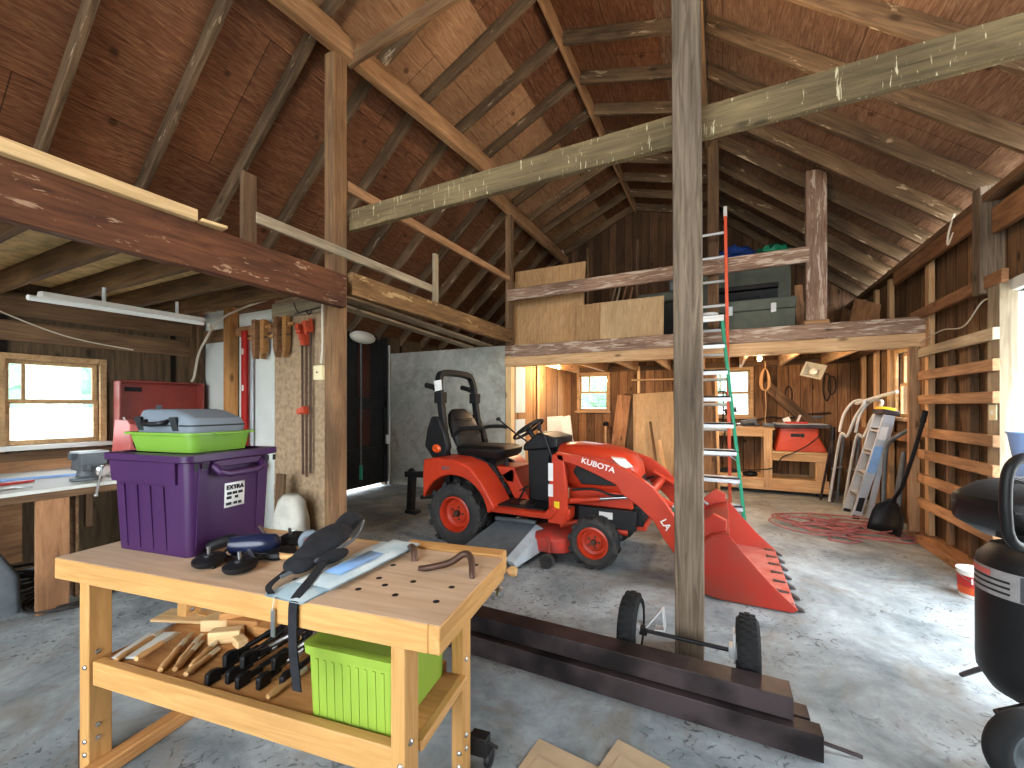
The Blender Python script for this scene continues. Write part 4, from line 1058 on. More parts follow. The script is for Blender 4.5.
t = tag(bar('board', BL(-.07, .40, SZ+.01), BL(.24, .47, SZ+.01), .11, .012, M_lumber_pale, up=(0, 0, 1)), 'pale grey board at the back left of the bench shelf', 'board')
for k, (x, y, rz, sx, sy, sz, z, lb) in enumerate(((.30, .42, .35, .16, .07, .05, 0, 'wood block at the back of the bench shelf, pale top'), (.42, .44, .15, .15, .08, .06, 0, 'thick wood block against the back rail of the shelf'), (.41, .345, .5, .12, .05, .05, 0, 'wood block behind the carving chisels'), (.53, .43, .1, .09, .05, .045, 0, 'small wood block left of the black clamps'), (.50, .335, -.4, .07, .04, .035, 0, 'tiny wood block at the front of the block pile'), (.37, .43, .8, .13, .05, .03, .06, 'wood block lying on top of the block pile'))):
    M = BM @ Matrix.Translation((x, y, SZ+z+sz/2)) @ Matrix.Rotation(rz, 4, 'Z'); d = M.to_3x3() @ V((sx/2, 0, 0)); c = M.translation
    tag(bar('wood_block', c-d, c+d, sy, sz, M_bench_plain if k % 2 else M_lumber_pale), lb, 'block', 'wood blocks on the bench shelf')
# bar clamps
labels = ['black bar clamp at the left edge of the clamp pile on the shelf', 'black bar clamp second from the left in the clamp pile', 'black bar clamp in the middle of the clamp pile', 'black bar clamp fourth from the left in the clamp pile', 'black bar clamp at the right edge of the clamp pile by the lime box', 'black bar clamp lying across the top of the clamp pile', 'black bar clamp on top of the pile with its head to the back', 'short black bar clamp on top of the pile near the lime box', 'black bar clamp on the pile above the leftmost one']
for k, (x, y0, y1, dz, rz) in enumerate(((.62, .11, .47, 0, -.03), (.68, .14, .46, 0, -.05), (.74, .13, .45, 0, -.06), (.80, .15, .44, 0, .02), (.87, .18, .45, 0, .03), (.74, .17, .46, .05, -.2), (.70, .16, .45, .052, .12), (.84, .19, .46, .05, -.1), (.65, .15, .46, .05, -.02))):
    t = at_shelf('bar_clamp', labels[k], 'clamp', x, (y0+y1)/2, PI/2+rz, SZ+dz, 'black bar clamps'); L_ = y1-y0
    b = B(); b.box(-L_/2, L_/2, -.004, .004, .018, .034); br = obj('bar', b, M_darksteel, t, .001, local=True)
    b = B(); b.prism([(-L_/2, .0), (-L_/2+.05, .0), (-L_/2+.05, .042), (-L_/2+.02, .048), (-L_/2, .04)], 'y', -.010, .010); b.tbox((-L_/2+.075, 0, .02), (.05, .015, .022)); obj('trigger_head', b, M_black, t, .004, local=True)
    b = B(); b.box(L_/2-.04, L_/2, -.012, .012, .004, .05); obj('fixed_jaw', b, M_black, t, .004, local=True)
    b = B(); b.tube([(-L_/2+.09, 0, .03), (-L_/2+.20, 0, .034)], .008, 8); b.box(-L_/2+.17, -L_/2+.2, -.006, .006, .015, .04); obj('slider', b, M_steel if k % 2 else M_black, t, local=True)
# ------------------------------------------------------------------ workshop corner on the left
part = struct(bpy.data.objects.new('wall_partition', None)); COL.objects.link(part)
PY = 2.74
b = B(); b.box(XL, -4.82, PY, PY+.015, .3, 2.47); obj('white_panel', b, M_white_panel, part)
b = B(); b.box(-4.66, -4.03, PY, PY+.015, 0, 2.4); obj('white_panel', b, M_white_panel, part)
b = B(); b.box(-4.05, -3.09, PY-.012, PY, 0, 2.47); obj('particle_board', b, M_particle, part)
b = B(); b.box(-4.05, -3.1, PY-.02, PY-.012, .0, .62); obj('kick_panel', b, M_particle, part)
bar('stud', (-4.73, PY-.05, 0), (-4.73, PY-.05, 2.47), .11, .09, M_bench_plain, part, up=(0, 1, 0))
bar('stud', (-5.33, PY-.05, 0), (-5.33, PY-.05, 2.47), .09, .06, M_lumber_brown, part, up=(0, 1, 0))
bar('header', (-5.28, PY-.02, 2.19), (-4.83, PY-.02, 2.19), .03, .14, M_lumber_brown, part)
bar('header', (-4.66, PY-.03, 2.2), (-3.84, PY-.03, 2.2), .03, .10, M_leg_old, part)
bar('header', (-4.05, PY-.03, 2.36), (-3.1, PY-.03, 2.36), .03, .15, M_girt, part)
bar('trim_board', (-3.12, PY-.04, 0), (-3.12, PY-.04, 2.4), .1, .03, M_post_tan, part, up=(0, 1, 0))

# long bench against the left wall
lb = thing('workbench', 'long bench along the left wall under the window with a vise on it', 'workbench', (-4.7, 1.0, 0))
b = B(); b.box(-5.36, -4.08, -1.5, 2.64, .825, .85); obj('bench_top', b, M_white_panel, lb, .003)  # white surface stands in for the window light falling on the top
bar('front_apron', (-4.1, -1.5, .80), (-4.1, 2.64, .80), .03, .05, M_lumber_brown, lb)
bar('back_board', (-5.34, -1.5, .89), (-5.34, 1.85, .89), .02, .10, M_purlin, lb)
bar('leg', (-4.12, 1.17, 0), (-4.12, 1.17, .80), .04, .16, M_leg_old, lb, up=(0, 1, 0))
bar('leg', (-4.12, -.6, 0), (-4.12, -.6, .80), .04, .2, M_leg_old, lb, up=(0, 1, 0))
bar('leg', (-4.12, 2.5, 0), (-4.12, 2.5, .80), .04, .12, M_leg_old, lb, up=(0, 1, 0))
bar('side_panel', (-4.75, 1.30, .42), (-4.14, 1.30, .42), .02, .76, M_lumber_brown, lb)
bar('back_panel', (-5.2, .2, .42), (-5.2, 1.3, .42), .02, .6, M_leg_old, lb)
bar('bracket', (-4.2, 1.38, .52), (-4.2, 1.38, .80), .04, .04, M_lumber_brown, lb, up=(0, 1, 0))
# vise
vs = thing('bench_vise', 'grey bench vise with a long steel handle on the left wall bench', 'vise', (-4.28, 1.40, .85))
b = B(); b.lathe([(.09, 0), (.09, .02), (.055, .03), (.05, .07), (.04, .09)], (-4.30, 1.40, .852), n=20); b.tbox((-4.32, 1.40, .97), (.2, .10, .09), taper=.9); b.tbox((-4.36, 1.40, 1.03), (.06, .15, .05))
obj('vise_body', b, M_gunmetal, vs, .006)
b = B(); b.tbox((-4.23, 1.40, .965), (.13, .075, .06)); b.tbox((-4.19, 1.40, 1.02), (.06, .15, .09)); b.tbox((-4.30, 1.40, 1.06), (.05, .16, .02)); obj('front_jaw', b, M_gunmetal, vs, .006)
b = B(); b.tbox((-4.24, 1.40, 1.068), (.16, .17, .012)); obj('jaw_plate', b, M_alu, vs, .002)
b = B(); b.tube([(-4.3, 1.40, .95), (-4.08, 1.40, .95)], .018, 12); b.tube([(-4.075, 1.415, .965), (-4.045, 1.37, .77)], .008, 8); b.ball((-4.075, 1.415, .97), .016); b.ball((-4.045, 1.37, .765), .013); obj('handle', b, M_steel, vs)
coil('cable', 'white cable heaped on the left bench beside the vise', 'cable', (-4.35, 1.66, .852), .10, .008, 3, M_white, 3, .6)
b = B(); b.tbox((-4.5, .98, .862), (.05, .42, .015), (0, 0, .15)); b.tbox((-4.48, .86, .872), (.03, .12, .02), (0, 0, .2)); tag(obj('hacksaw', b, M_red, bevel=.004), 'red bar tool lying on the left wall bench', 'tool')
b = B(); b.tube([(-4.75, 1.05, .862), (-4.62, 1.45, .862)], .01, 8); b.tbox((-4.76, 1.02, .862), (.03, .1, .018), (0, 0, -.3)); tag(obj('file', b, M_ltblue), 'blue handled tool near the back board of the left bench', 'tool')
b = B(); b.tbox((-4.25, .98, .858), (.05, .14, .012), (0, 0, .3)); b.tube([(-4.25, 1.03, .86), (-4.21, 1.10, .86)], .006); tag(obj('scraper', b, M_steel, bevel=.002), 'steel scraper near the front edge of the left bench', 'tool')
# red tool chest, lid open
tc = thing('tool_chest', 'red metal tool chest with its lid open in the left corner', 'tool chest', (-5.05, 2.27, .85))
b = B(); b.box(-5.33, -4.82, 1.93, 2.62, .852, 1.13); ches = obj('chest_body', b, M_red_tool, tc, .008)
b = B(); b.prism([(-4.82, .87), (-4.82, 1.24), (-4.88, 1.28), (-5.12, 1.28), (-5.20, .87)], 'y', 1.865, 1.93); obj('side_wing', b, M_pink_tool, tc, .006)
b = B(); b.tube(bez([(-4.812, 1.90, 1.02), (-4.807, 1.885, 1.08), (-4.807, 1.91, 1.09), (-4.807, 1.90, 1.04), (-4.807, 1.92, 1.03)], 4), .004, 6); obj('paint_mark', b, M_ink, tc)
b = B(); b.box(-5.30, -5.285, 1.92, 2.66, 1.13, 1.66); b.box(-5.30, -5.17, 1.92, 1.935, 1.22, 1.66); b.box(-5.30, -5.17, 2.645, 2.66, 1.22, 1.66); b.box(-5.30, -5.17, 1.92, 2.66, 1.645, 1.66)
lid = obj('lid', b, M_red_tool, tc, .004)
b = B(); b.box(-5.284, -5.281, 2.0, 2.14, 1.555, 1.60); obj('badge', b, M_ink, lid)
b = B(); b.box(-5.284, -5.281, 2.26, 2.31, 1.35, 1.42); obj('badge', b, M_greycase, lid)
b = B(); b.tube(bez([(-5.17, 1.95, 1.30), (-5.12, 1.97, 1.22), (-5.05, 2.0, 1.15)], 5), .008, 6); obj('lid_stay', b, M_white, tc)
b = B(); b.box(-4.93, -4.82, 2.3, 2.62, 1.13, 1.26); obj('drawer', b, M_red_tool, tc, .006)
b = B(); b.tube(bez([(-4.86, 2.12, 1.132), (-4.86, 2.14, 1.20), (-4.86, 2.25, 1.21), (-4.86, 2.28, 1.135)], 5), .007, 6); tag(obj('bent_rod', b, M_white), 'white bent rod sticking out of the open red tool chest', 'rod')
b = B(); b.tbox((-4.88, 2.47, 1.29), (.14, .26, .06), (0, 0, .05)); tag(obj('steel_box', b, M_gunmetal, bevel=.006), 'flat grey steel box lying on the red tool chest', 'box')
# fluorescent light under the workshop loft
fl = thing('shop_light', 'long white fluorescent shop light hanging under the joists on the left', 'light', (-4.2, 1.6, 2.2))
F0, F1 = V((-4.02, 1.03, 2.13)), V((-4.30, 2.20, 2.19))
d = (F1-F0).normalized(); sd = V((d.y, -d.x, 0)).normalized()
b = B(); b.loft([[p+sd*u+V((0, 0, z)) for u, z in ((-.035, .0), (-.02, .035), (.02, .035), (.035, .0))] for p in (F0+d*.06, F1)]); obj('housing', b, M_white, fl)
b = B(); b.tube([F0+V((0, 0, -.016)), F1+V((0, 0, -.016))], .018, 12); obj('tube', b, M_tube, fl)
for t_ in (.35, .8):
    p = F0.lerp(F1, t_); b = B(); b.tube([p+V((0, 0, .03)), p+V((0, 0, .14))], .012, 8); obj('hanger', b, M_silver, fl)
def cable(name, label, pts, r=.007, mat=None, n=8): 
    b = B(); b.tube(bez(pts, n), r, 6); return tag(obj(name, b, mat or M_cable), label, 'cable')
cable('cable', 'white cable from the shop light looping down the corner to the red chest', [(-4.4, 2.3, 2.19), (-4.9, 2.58, 2.22), (-5.2, 2.62, 2.0), (-5.25, 2.6, 1.75), (-5.27, 2.58, 1.68)], .012)
cable('cable', 'white cable strung from the corner up to the dull red beam end', [(-5.1, 2.62, 2.1), (-4.9, 2.62, 2.28), (-4.6, 2.60, 2.37), (-4.0, 2.55, 2.42), (-3.3, 2.52, 2.44)], .011)
cable('cable', 'thin tan cable running down the left wall to above the window', [(-5.35, .6, 2.5), (-5.36, 1.1, 2.25), (-5.36, 1.6, 2.05), (-5.36, 2.1, 1.98)], .006)
cable('cable', 'white cable stapled to the tan post above the cream outlet', [(-3.10, 2.53, 2.42), (-3.105, 2.525, 2.2), (-3.10, 2.525, 1.95), (-3.12, 2.525, 1.78)], .009)
ob = thing('outlet_box', 'cream electric outlet box on the tan timber post', 'outlet', (-3.12, 2.51, 1.71))
b = B(); b.box(-3.17, -3.07, 2.485, 2.528, 1.635, 1.76); obj('box', b, M_cream, ob, .004)
b = B(); b.lathe([(.008, 0), (.008, .004), (0, .005)], (-3.12, 2.485, 1.70), 'y', 12, (PI, 0, 0)); obj('screw', b, M_iron, ob)
# things hung on the partition
t = thing('spirit_level', 'long red level standing against the white panel beside the stud', 'level', (-4.49, PY-.04, 0))
b = B(); b.box(-4.515, -4.435, PY-.06, PY-.048, .9, 2.2); b.box(-4.515, -4.505, PY-.07, PY-.038, .9, 2.2); b.box(-4.45, -4.435, PY-.07, PY-.038, .9, 2.2); obj('rail', b, M_red, t, .003)
for z in (1.2, 1.6, 1.98):
    b = B(); b.tube([(-4.49, PY-.066, z-.03), (-4.49, PY-.066, z+.03)], .011, 10); obj('vial', b, M_lens, t)
b = B(); b.box(-4.41, -4.37, PY-.04, PY-.025, .8, 2.14); tag(obj('straightedge', b, M_alu, bevel=.003), 'grey straightedge standing beside the red level', 'tool')
for k, (x, lbl) in enumerate(((-4.17, 'wooden hand screw clamp hanging on the board, left of two'), (-3.83, 'wooden hand screw clamp hanging on the board, right of two'))):
    t = thing('hand_screw', lbl, 'clamp', (x, PY-.1, 2.05), 0, 'wooden hand screws')
    for j, dx in enumerate((-.045, .045)):
        b = B(); b.prism([(x+dx-.028, 2.28), (x+dx+.028, 2.28), (x+dx+.03, 1.98), (x+dx+(.022 if j == 0 else -.004), 1.885), (x+dx+(.0 if j == 0 else -.022), 1.885), (x+dx-.03, 1.98)], 'y', PY-.13+.03*j, PY-.075+.03*j)
        obj('jaw', b, M_leg_old if j == 0 else M_bench_plain, t, .004)
    for z, sgn in ((2.2, 1), (2.1, -1)):
        b = B(); b.tube([(x-.12, PY-.09, z), (x+.12, PY-.09, z)], .007, 8); scr = obj('screw', b, M_darksteel, t)
        b = B(); b.lathe([(.006, 0), (.017, .01), (.02, .05), (.014, .08), (0, .085)], (x+sgn*.10, PY-.09, z), 'x', 12, (0, 0, 0 if sgn > 0 else PI)); obj('grip', b, M_bench_plain, scr)
for k, (x, z0, z1, lbl) in enumerate(((-3.56, .76, 2.2, 'long pipe clamp with orange red head, left of three'), (-3.51, .74, 2.1, 'long pipe clamp with orange red head, middle of three'), (-3.455, .78, 2.22, 'long pipe clamp with orange red head, right of three'))):
    t = thing('pipe_clamp', lbl, 'clamp', (x, PY-.06, z0), 0, 'pipe clamps')
    b = B(); b.tube([(x, PY-.06, z0), (x-.015 if k == 0 else x, PY-.06, z1)], .011, 10); obj('pipe', b, M_iron, t)
    b = B(); b.tbox((x, PY-.08, z1-.07), (.05, .07, .10)); b.tube([(x, PY-.06, z1-.06), (x, PY-.06, z1+.01)], .02, 10); b.tbox((x+.01, PY-.12, z1-.05), (.04, .04, .06)); obj('head', b, M_clamp_red, t, .006)
    if k < 2:
        b = B(); b.tbox((x+.01, PY-.09, 1.36+.01*k), (.05, .06, .055)); b.tube([(x, PY-.06, 1.33), (x, PY-.06, 1.41)], .018, 10); obj('sliding_jaw', b, M_clamp_red, t, .006)
b = B(); b.tube([(-3.68, PY-.05, 2.30), (-3.3, PY-.05, 2.33)], .008, 8); b.tube(bez([(-3.62, PY-.05, 2.3), (-3.6, PY-.1, 2.32), (-3.58, PY-.14, 2.38)], 5), .006, 6); b.tube(bez([(-3.45, PY-.05, 2.3), (-3.43, PY-.1, 2.26), (-3.43, PY-.13, 2.3)], 5), .006, 6); tag(obj('hook_rail', b, M_darksteel), 'black hook rail above the pipe clamps', 'hook')
# floor of the corner
tag(bar('board', (-3.67, 2.50, 0.01), (-3.66, 2.53, .78), .11, .03, M_lumber_brown, up=(0, 1, 0)), 'short brown board standing between the striped cloth and the sack', 'board')
t = thing('sack', 'off white sack slumped against the particle board', 'sack', (-3.48, 2.5, 0))
rnd = random.Random(9); rings = []
for z, a, c_ in ((0, .13, .12), (.03, .17, .15), (.2, .18, .15), (.4, .17, .13), (.55, .14, .1), (.61, .08, .06)):
    rings.append([(-3.48+a*math.cos(q)*(1+.1*math.sin(3*q+z*9)), 2.5+c_*math.sin(q)*(1+.08*math.sin(4*q-z*7)), z) for q in [2*PI*i/22 for i in range(22)]])
b = B(); b.loft(rings); obj('bag_body', b, M_bag_white, t, sharp=70)
t = thing('cloth', 'white striped folded cloth bundle beside the purple tote', 'cloth', (-3.74, 2.35, 0))
b = B()
for k in range(8):
    z = .70-.05*k; b.loft([[(-3.85+.01*k, 2.28, z-.02), (-3.70+.004*k, 2.26, z+.03), (-3.70+.004*k, 2.34, z+.03), (-3.85+.01*k, 2.38, z-.02)], [(-3.85+.01*k, 2.28, z+.02), (-3.70+.004*k, 2.26, z+.06), (-3.70+.004*k, 2.34, z+.06), (-3.85+.01*k, 2.38, z+.02)]])
b.box(-3.84, -3.72, 2.28, 2.36, 0, .4); obj('fold', b, M_bag_white, t, .006)
t = thing('storage_bag', 'clear crumpled plastic bag at the foot of the tan post', 'bag', (-3.3, 2.38, 0))
rnd = random.Random(31); b = B(); b.ball((-3.3, 2.36, .17), (.13, .11, .18), 16, 10)
for v in b.bm.verts: v.co += V((rnd.uniform(-.02, .02), rnd.uniform(-.02, .02), rnd.uniform(-.02, .02) if v.co.z > .05 else 0))
obj('bag_body', b, M_plastic_bag, t, sharp=30)
# under the bench
t = thing('equipment_case', 'grey slanted case on the floor under the left bench', 'case', (-4.45, .95, 0))
b = B(); b.loft([rrect(-4.5, .78, 0, .22, .30, .04), rrect(-4.5, .78, .25, .21, .29, .04), rrect(-4.5, .72, .52, .17, .22, .04)]); obj('shell', b, M_gunmetal, t)
b = B(); b.tube(bez([(-4.5, .6, .52), (-4.5, .66, .57), (-4.5, .78, .57), (-4.5, .84, .52)], 5), .012, 8); obj('handle', b, M_black, t)
coil('cable', 'tangle of dark cables on the floor below the left bench leg', 'cable', (-4.25, 1.3, 0), .2, .008, 5, M_darkcable, 6, .4)
coil('cable', 'dark cables hanging in a heap behind the grey slanted case', 'cable', (-4.65, 1.14, 0.02), .13, .009, 7, M_darkcable, 8, 3.0)
# poles in front of the black door
t = thing('dust_mop', 'dust mop with white head and teal grip hanging by the black door', 'mop', (-5.22, 4.98, 0.2))
b = B(); b.tube([(-5.22, 4.98, .3), (-5.22, 4.98, 2.52)], .014, 8); obj('pole', b, M_gunmetal, t)
b = B(); b.ball((-5.2, 5.0, 2.52), (.1, .26, .1), 18, 10); obj('mop_head', b, M_bag_white, t)
b = B(); b.tube([(-5.22, 4.98, .22), (-5.22, 4.98, .45)], .026, 10); obj('grip', b, M_teal, t)
t = thing('painted_pole', 'white and black banded pole hanging beside the tan post', 'pole', (-5.22, 4.55, .9))
for k, (z0, z1) in enumerate(((2.5, 2.3), (2.1, 1.9), (1.75, 1.4))):
    b = B(); b.tube([(-5.22, 4.55+.02*k, z0), (-5.22, 4.55+.02*k-.0, z1)], .022, 8); obj('band', b, M_white, t)
b = B(); b.tube([(-5.22, 4.57, 2.6), (-5.22, 4.57, 1.2)], .014, 8); obj('pole', b, M_black, t)
# ------------------------------------------------------------------ middle and right of the floor
def channel(name, label, x0, x1, y0, y1, z0, z1, open_side, mat, t=.009):
    """rolled steel channel lying along x, open towards -y, +y or down"""
    b = B()
    if open_side == 'down': poly = [(y0, z0), (y0, z1), (y1, z1), (y1, z0), (y1-t, z0), (y1-t, z1-t), (y0+t, z1-t), (y0+t, z0)]
    elif open_side == '+y': poly = [(y1, z0), (y0, z0), (y0, z1), (y1, z1), (y1, z1-t), (y0+t, z1-t), (y0+t, z0+t), (y1, z0+t)]
    else: poly = [(y0, z0), (y1, z0), (y1, z1), (y0, z1), (y0, z1-t), (y1-t, z1-t), (y1-t, z0+t), (y0, z0+t)]
    b.prism(poly, 'x', x0, x1)
    return tag(obj(name, b, mat, bevel=.002), label, 'steel beam', 'steel channels on the floor')
channel('steel_channel', 'dark steel channel on the floor, front lower one of the stack', -2.3, .36, 2.03, 2.11, .0, .105, '+y', M_darksteel)
channel('steel_channel', 'dark steel channel on the floor behind the front one', -2.25, .33, 2.125, 2.215, .0, .105, '+y', M_darksteel)
channel('steel_channel', 'dark steel channel lying on top of the two lower ones', -2.3, .265, 2.075, 2.20, .108, .20, 'down', M_darksteel)
b = B(); b.tube([(.12, 2.10, .06), (.50, 2.12, .012)], .008, 8); tag(obj('steel_rod', b, M_darksteel), 'thin steel rod sticking out past the steel channels', 'rod')
# axle with two wheels
ax = thing('wheel_axle', 'steel axle with two small black pneumatic wheels behind the steel channels', 'axle', (-.18, 2.41, 0))
for x, s in ((-.455, -1), (.115, 1)):
    R, h = .178, .048; b = B()
    b.lathe([(.128, -h*.7), (.135, -h), (.15, -h*1.05), (.168, -h*.7), (R*.99, -h*.25), (R*.99, h*.25), (.168, h*.7), (.15, h*1.05), (.135, h), (.128, h*.7), (.122, 0), (.128, -h*.7)], (x, 2.41, R), 'x', 36, caps=False)
    for i in range(30):
        for sd in (-1, 0, 1):
            a = 2*PI*(i+.5*(sd == 0))/30; M = Matrix.Translation((x+sd*.024, 2.41, R)) @ Matrix.Rotation(a, 4, 'X')
            rr_ = R*.985 if sd == 0 else R*.955
            b.verts([M @ V((dx, dy, rr_+dz)) for dz in (-.01, .007) for dy in (-.010, .010) for dx in (-.011, .011)], [(0,2,3,1),(4,5,7,6),(0,1,5,4),(2,6,7,3),(0,4,6,2),(1,3,7,5)])
    wv = obj('wheel', b, M_tyre, ax, sharp=30)
    b = B(); b.lathe([(.131, -.036), (.123, -.042), (.115, -.016), (.03, -.02), (.03, .02), (.115, .016), (.123, .042), (.131, .036), (.131, -.036)], (x, 2.41, R), 'x', 30, caps=False); b.lathe([(0, -.05), (.024, -.05), (.024, .05), (0, .05)], (x, 2.41, R), 'x', 16); obj('rim', b, M_silver, wv)
b = B(); b.tube([(-.46, 2.41, .167), (.16, 2.41, .167)], .0105, 10); b.tbox((-.39, 2.41, .167), (.04, .04, .04)); obj('shaft', b, M_black, ax, .002)
b = B(); b.box(.05, .062, 2.37, 2.45, .12, .27); b.tbox((.055, 2.41, .17), (.05, .06, .06)); obj('bracket', b, M_silver, ax, .003)
b = B(); b.sheet([(-.39, .17), (-.30, .30), (-.285, .30), (-.275, .19), (-.33, .18)], 'y', 2.40, 2.46, .008); obj('bracket', b, M_silver, ax, .002)
# cardboard
for k, (x, y, rz, sx, sy, lb) in enumerate(((-.56, 1.42, .10, .30, .40, 'flat piece of cardboard on the floor beside the bench caster'), (-.30, 1.56, -.02, .26, .36, 'flat piece of cardboard on the floor, the one further right'))):
    b = B(); b.tbox((x, y, .006+.012*k), (sx, sy, .008), (0, .0, rz-.2)); b.tbox((x+.02, y-.03, .013+.012*k), (sx*.9, sy*.7, .005), (0, .0, rz-.23)); tag(obj('cardboard', b, M_card, bevel=.001), lb, 'cardboard', 'cardboard on the floor')
# orange extension ladder and green step ladder
def ladder_rail(b, p0, p1, w_, d_, side=(1, 0, 0)):
    p0, p1 = V(p0), V(p1); x = (p1-p0).normalized(); u = V(side); u = (u-x*u.dot(x)).normalized(); v_ = x.cross(u)
    b.loft([[p+u*a*w_/2+v_*c*d_/2 for a, c in ((-1,-1),(1,-1),(1,1),(-1,1))] for p in (p0, p1)])
ol = thing('extension_ladder', 'tall orange fibreglass ladder leaning on the loft edge by the middle post', 'ladder', (-.13, 5.55, 0))
oL0, oL1, oR0, oR1 = V((-.34, 5.52, 0)), V((-.38, 5.76, 3.82)), V((.09, 5.52, 0)), V((.035, 5.76, 3.82))
for a, c in ((oL0, oL1), (oR0, oR1)):
    b = B(); ladder_rail(b, a, c, .035, .075); r = obj('rail', b, M_orange_fg, ol, .004)
    b = B(); ladder_rail(b, c-(c-a)*.028, c+(c-a)*.004, .04, .08); obj('end_cap', b, M_silver, r, .003)
for k in range(12):
    t_ = .06+k*.0785; b = B(); b.tube([oL0.lerp(oL1, t_), oR0.lerp(oR1, t_)], .017, 8); obj('rung', b, M_alu, ol)
gl = thing('stepladder', 'green fibreglass stepladder with silver treads standing at the middle post', 'ladder', (-.14, 5.4, 0))
gL0, gL1, gR0, gR1 = V((-.52, 5.28, 0)), V((-.29, 5.40, 2.42)), V((.235, 5.28, 0)), V((.0, 5.40, 2.42))
for a, c in ((gL0, gL1), (gR0, gR1)):
    b = B(); ladder_rail(b, a, c, .035, .085); r = obj('rail', b, M_green, gl, .004)
    b = B(); ladder_rail(b, a, a+(c-a)*.03, .045, .1); obj('foot', b, M_black, r, .004)
    a2, c2 = a+V((0, .13, 0)), c+V((0, .07, -.05)); b = B(); ladder_rail(b, a2, c2, .03, .03); obj('rear_rail', b, M_green, gl, .003)
for k in range(7):
    t_ = .125*(k+1); p, q = gL0.lerp(gL1, t_), gR0.lerp(gR1, t_); c = (p+q)/2
    b = B(); b.box(p.x, q.x, p.y-.065, p.y+.065, p.z-.010, p.z+.012); b.box(p.x, q.x, p.y-.065, p.y-.06, p.z-.05, p.z+.012); b.box(p.x, q.x, p.y+.06, p.y+.065, p.z-.03, p.z+.012)
    st_ = obj('step', b, M_alu, gl, .003)
    if k < 3:
        b = B()
        for e, s in ((p, 1), (q, -1)): b.tube([e+V((s*.12, 0, -.02)), e+V((-s*.015, 0, -.12))], .009, 6)
        obj('brace', b, M_alu, st_)
b = B(); b.box(-.31, .02, 5.34, 5.50, 2.42, 2.45); b.box(-.31, .02, 5.34, 5.35, 2.38, 2.42); obj('top_cap', b, M_silver, gl, .006)
b = B(); b.lathe([(0, 0), (.1, .004), (.11, .02), (.1, .035), (0, .036)], (-.14, 5.42, 2.452), n=26); tag(obj('flat_dish', b, M_silver), 'round pale dish lying on top of the green stepladder', 'dish')
# air compressor
DIRX = V((.894, .448, 0)); DIRY = V((-.448, .894, 0))
ac = thing('air_compressor', 'black upright air compressor at the right edge beside the doorway', 'compressor', (1.2, 2.66, 0))
cx, cy, r_ = 1.24, 2.66, .195
b = B(); b.lathe([(0, .10), (.09, .115), (.15, .15), (r_*.98, .22), (r_, .27), (r_, .69), (r_*.98, .73), (.15, .785), (.09, .81), (0, .815)], (cx, cy, 0), n=44); tank = obj('tank', b, M_black, ac, sharp=60)
def band(z0, z1, a0, a1, mat, name, rr_=r_+.0015):
    b = B(); n = 24; L_ = [(cx+rr_*math.cos(a0+(a1-a0)*i/n), cy+rr_*math.sin(a0+(a1-a0)*i/n)) for i in range(n+1)]
    b.verts([(x, y, z) for z in (z0, z1) for x, y in L_], [(i, i+1, n+2+i, n+1+i) for i in range(n)])
    o = obj(name, b, mat, tank); return o
band(.585, .70, 2.4, 5.6, M_label_grey, 'label')
band(.665, .69, 2.5, 3.5, M_pink_tool, 'label', r_+.003)
for zz in (.603, .628, .652): band(zz, zz+.010, 2.9, 3.85, M_ink, 'label', r_+.003)
band(.59, .695, 4.0, 5.6, M_label_dark, 'label', r_+.003)
c0 = V((1.40, 2.95, .93)); yaw = math.atan2(.448, .894)
SM = Matrix.Translation(c0) @ Matrix.Rotation(yaw, 4, 'Z')
b = B(); rings = []
for x, zt, zb, w_ in ((-.33, .04, .0, .10), (-.30, .06, -.10, .16), (-.17, .11, -.17, .19), (.0, .125, -.19, .2), (.2, .11, -.18, .19), (.3, .05, -.12, .15)):
    rings.append([SM @ V((x, w_*math.copysign(abs(math.cos(a))**.4, math.cos(a)), (zt+zb)/2+(zt-zb)/2*math.copysign(abs(math.sin(a))**.4, math.sin(a)))) for a in [2*PI*i/28 for i in range(28)]])
b.loft(rings); sh = obj('motor_shroud', b, M_black, ac, sharp=50)
b = B(); rings = [[SM @ V((x, w_*math.copysign(abs(math.cos(a))**.4, math.cos(a)), z+.010*math.sin(a))) for a in [2*PI*i/28 for i in range(28)]] for x, w_, z in ((-.315, .145, .0), (-.17, .197, .0), (.0, .207, .0), (.2, .197, .0), (.29, .165, -.005))]
b.loft(rings); obj('trim_band', b, M_gunmetal, sh, sharp=60)
b = B()
for k in range(6): b.loft([[SM @ V((-.14+.035*k+dx, yy, .122+dz)) for yy, dz in ((-.07, -.01), (.05, 0), (.05, .006), (-.07, -.004))] for dx in (0, .015)])
obj('louvre', b, M_crate, sh)
b = B(); b.tbox(V((cx+.05, cy+.1, .82)), (.2, .2, .06), (0, 0, yaw)); obj('pump_plate', b, M_crate, ac, .006)
H0 = V((1.045, 2.40, 0))
b = B(); b.tube([H0+DIRX*u+V((0, 0, z)) for u, z in [(q.x, q.y) for q in bez([(-.035, 1.0, 0), (-.03, 1.12, 0), (.0, 1.185, 0), (.08, 1.21, 0), (.25, 1.21, 0), (.33, 1.18, 0), (.36, 1.1, 0), (.36, .95, 0), (.33, .86, 0), (.25, .83, 0), (.09, .83, 0), (.0, .86, 0), (-.03, .92, 0)], 5)][:-1]], .019, 12, closed=True); obj('handle', b, M_black, ac)
b = B(); b.tube([H0+DIRX*.1+V((0, 0, .83)), V((cx, cy-.1, .78))], .016, 10); b.tube([H0+DIRX*.25+V((0, 0, .83)), V((cx+.08, cy-.08, .78))], .016, 10); obj('handle_stay', b, M_black, ac)
b = B(); b.tube([(1.115, 3.0, .012), (1.15, 2.82, .17), (1.19, 2.72, .26)], .012, 10); obj('leg', b, M_darksteel, ac)
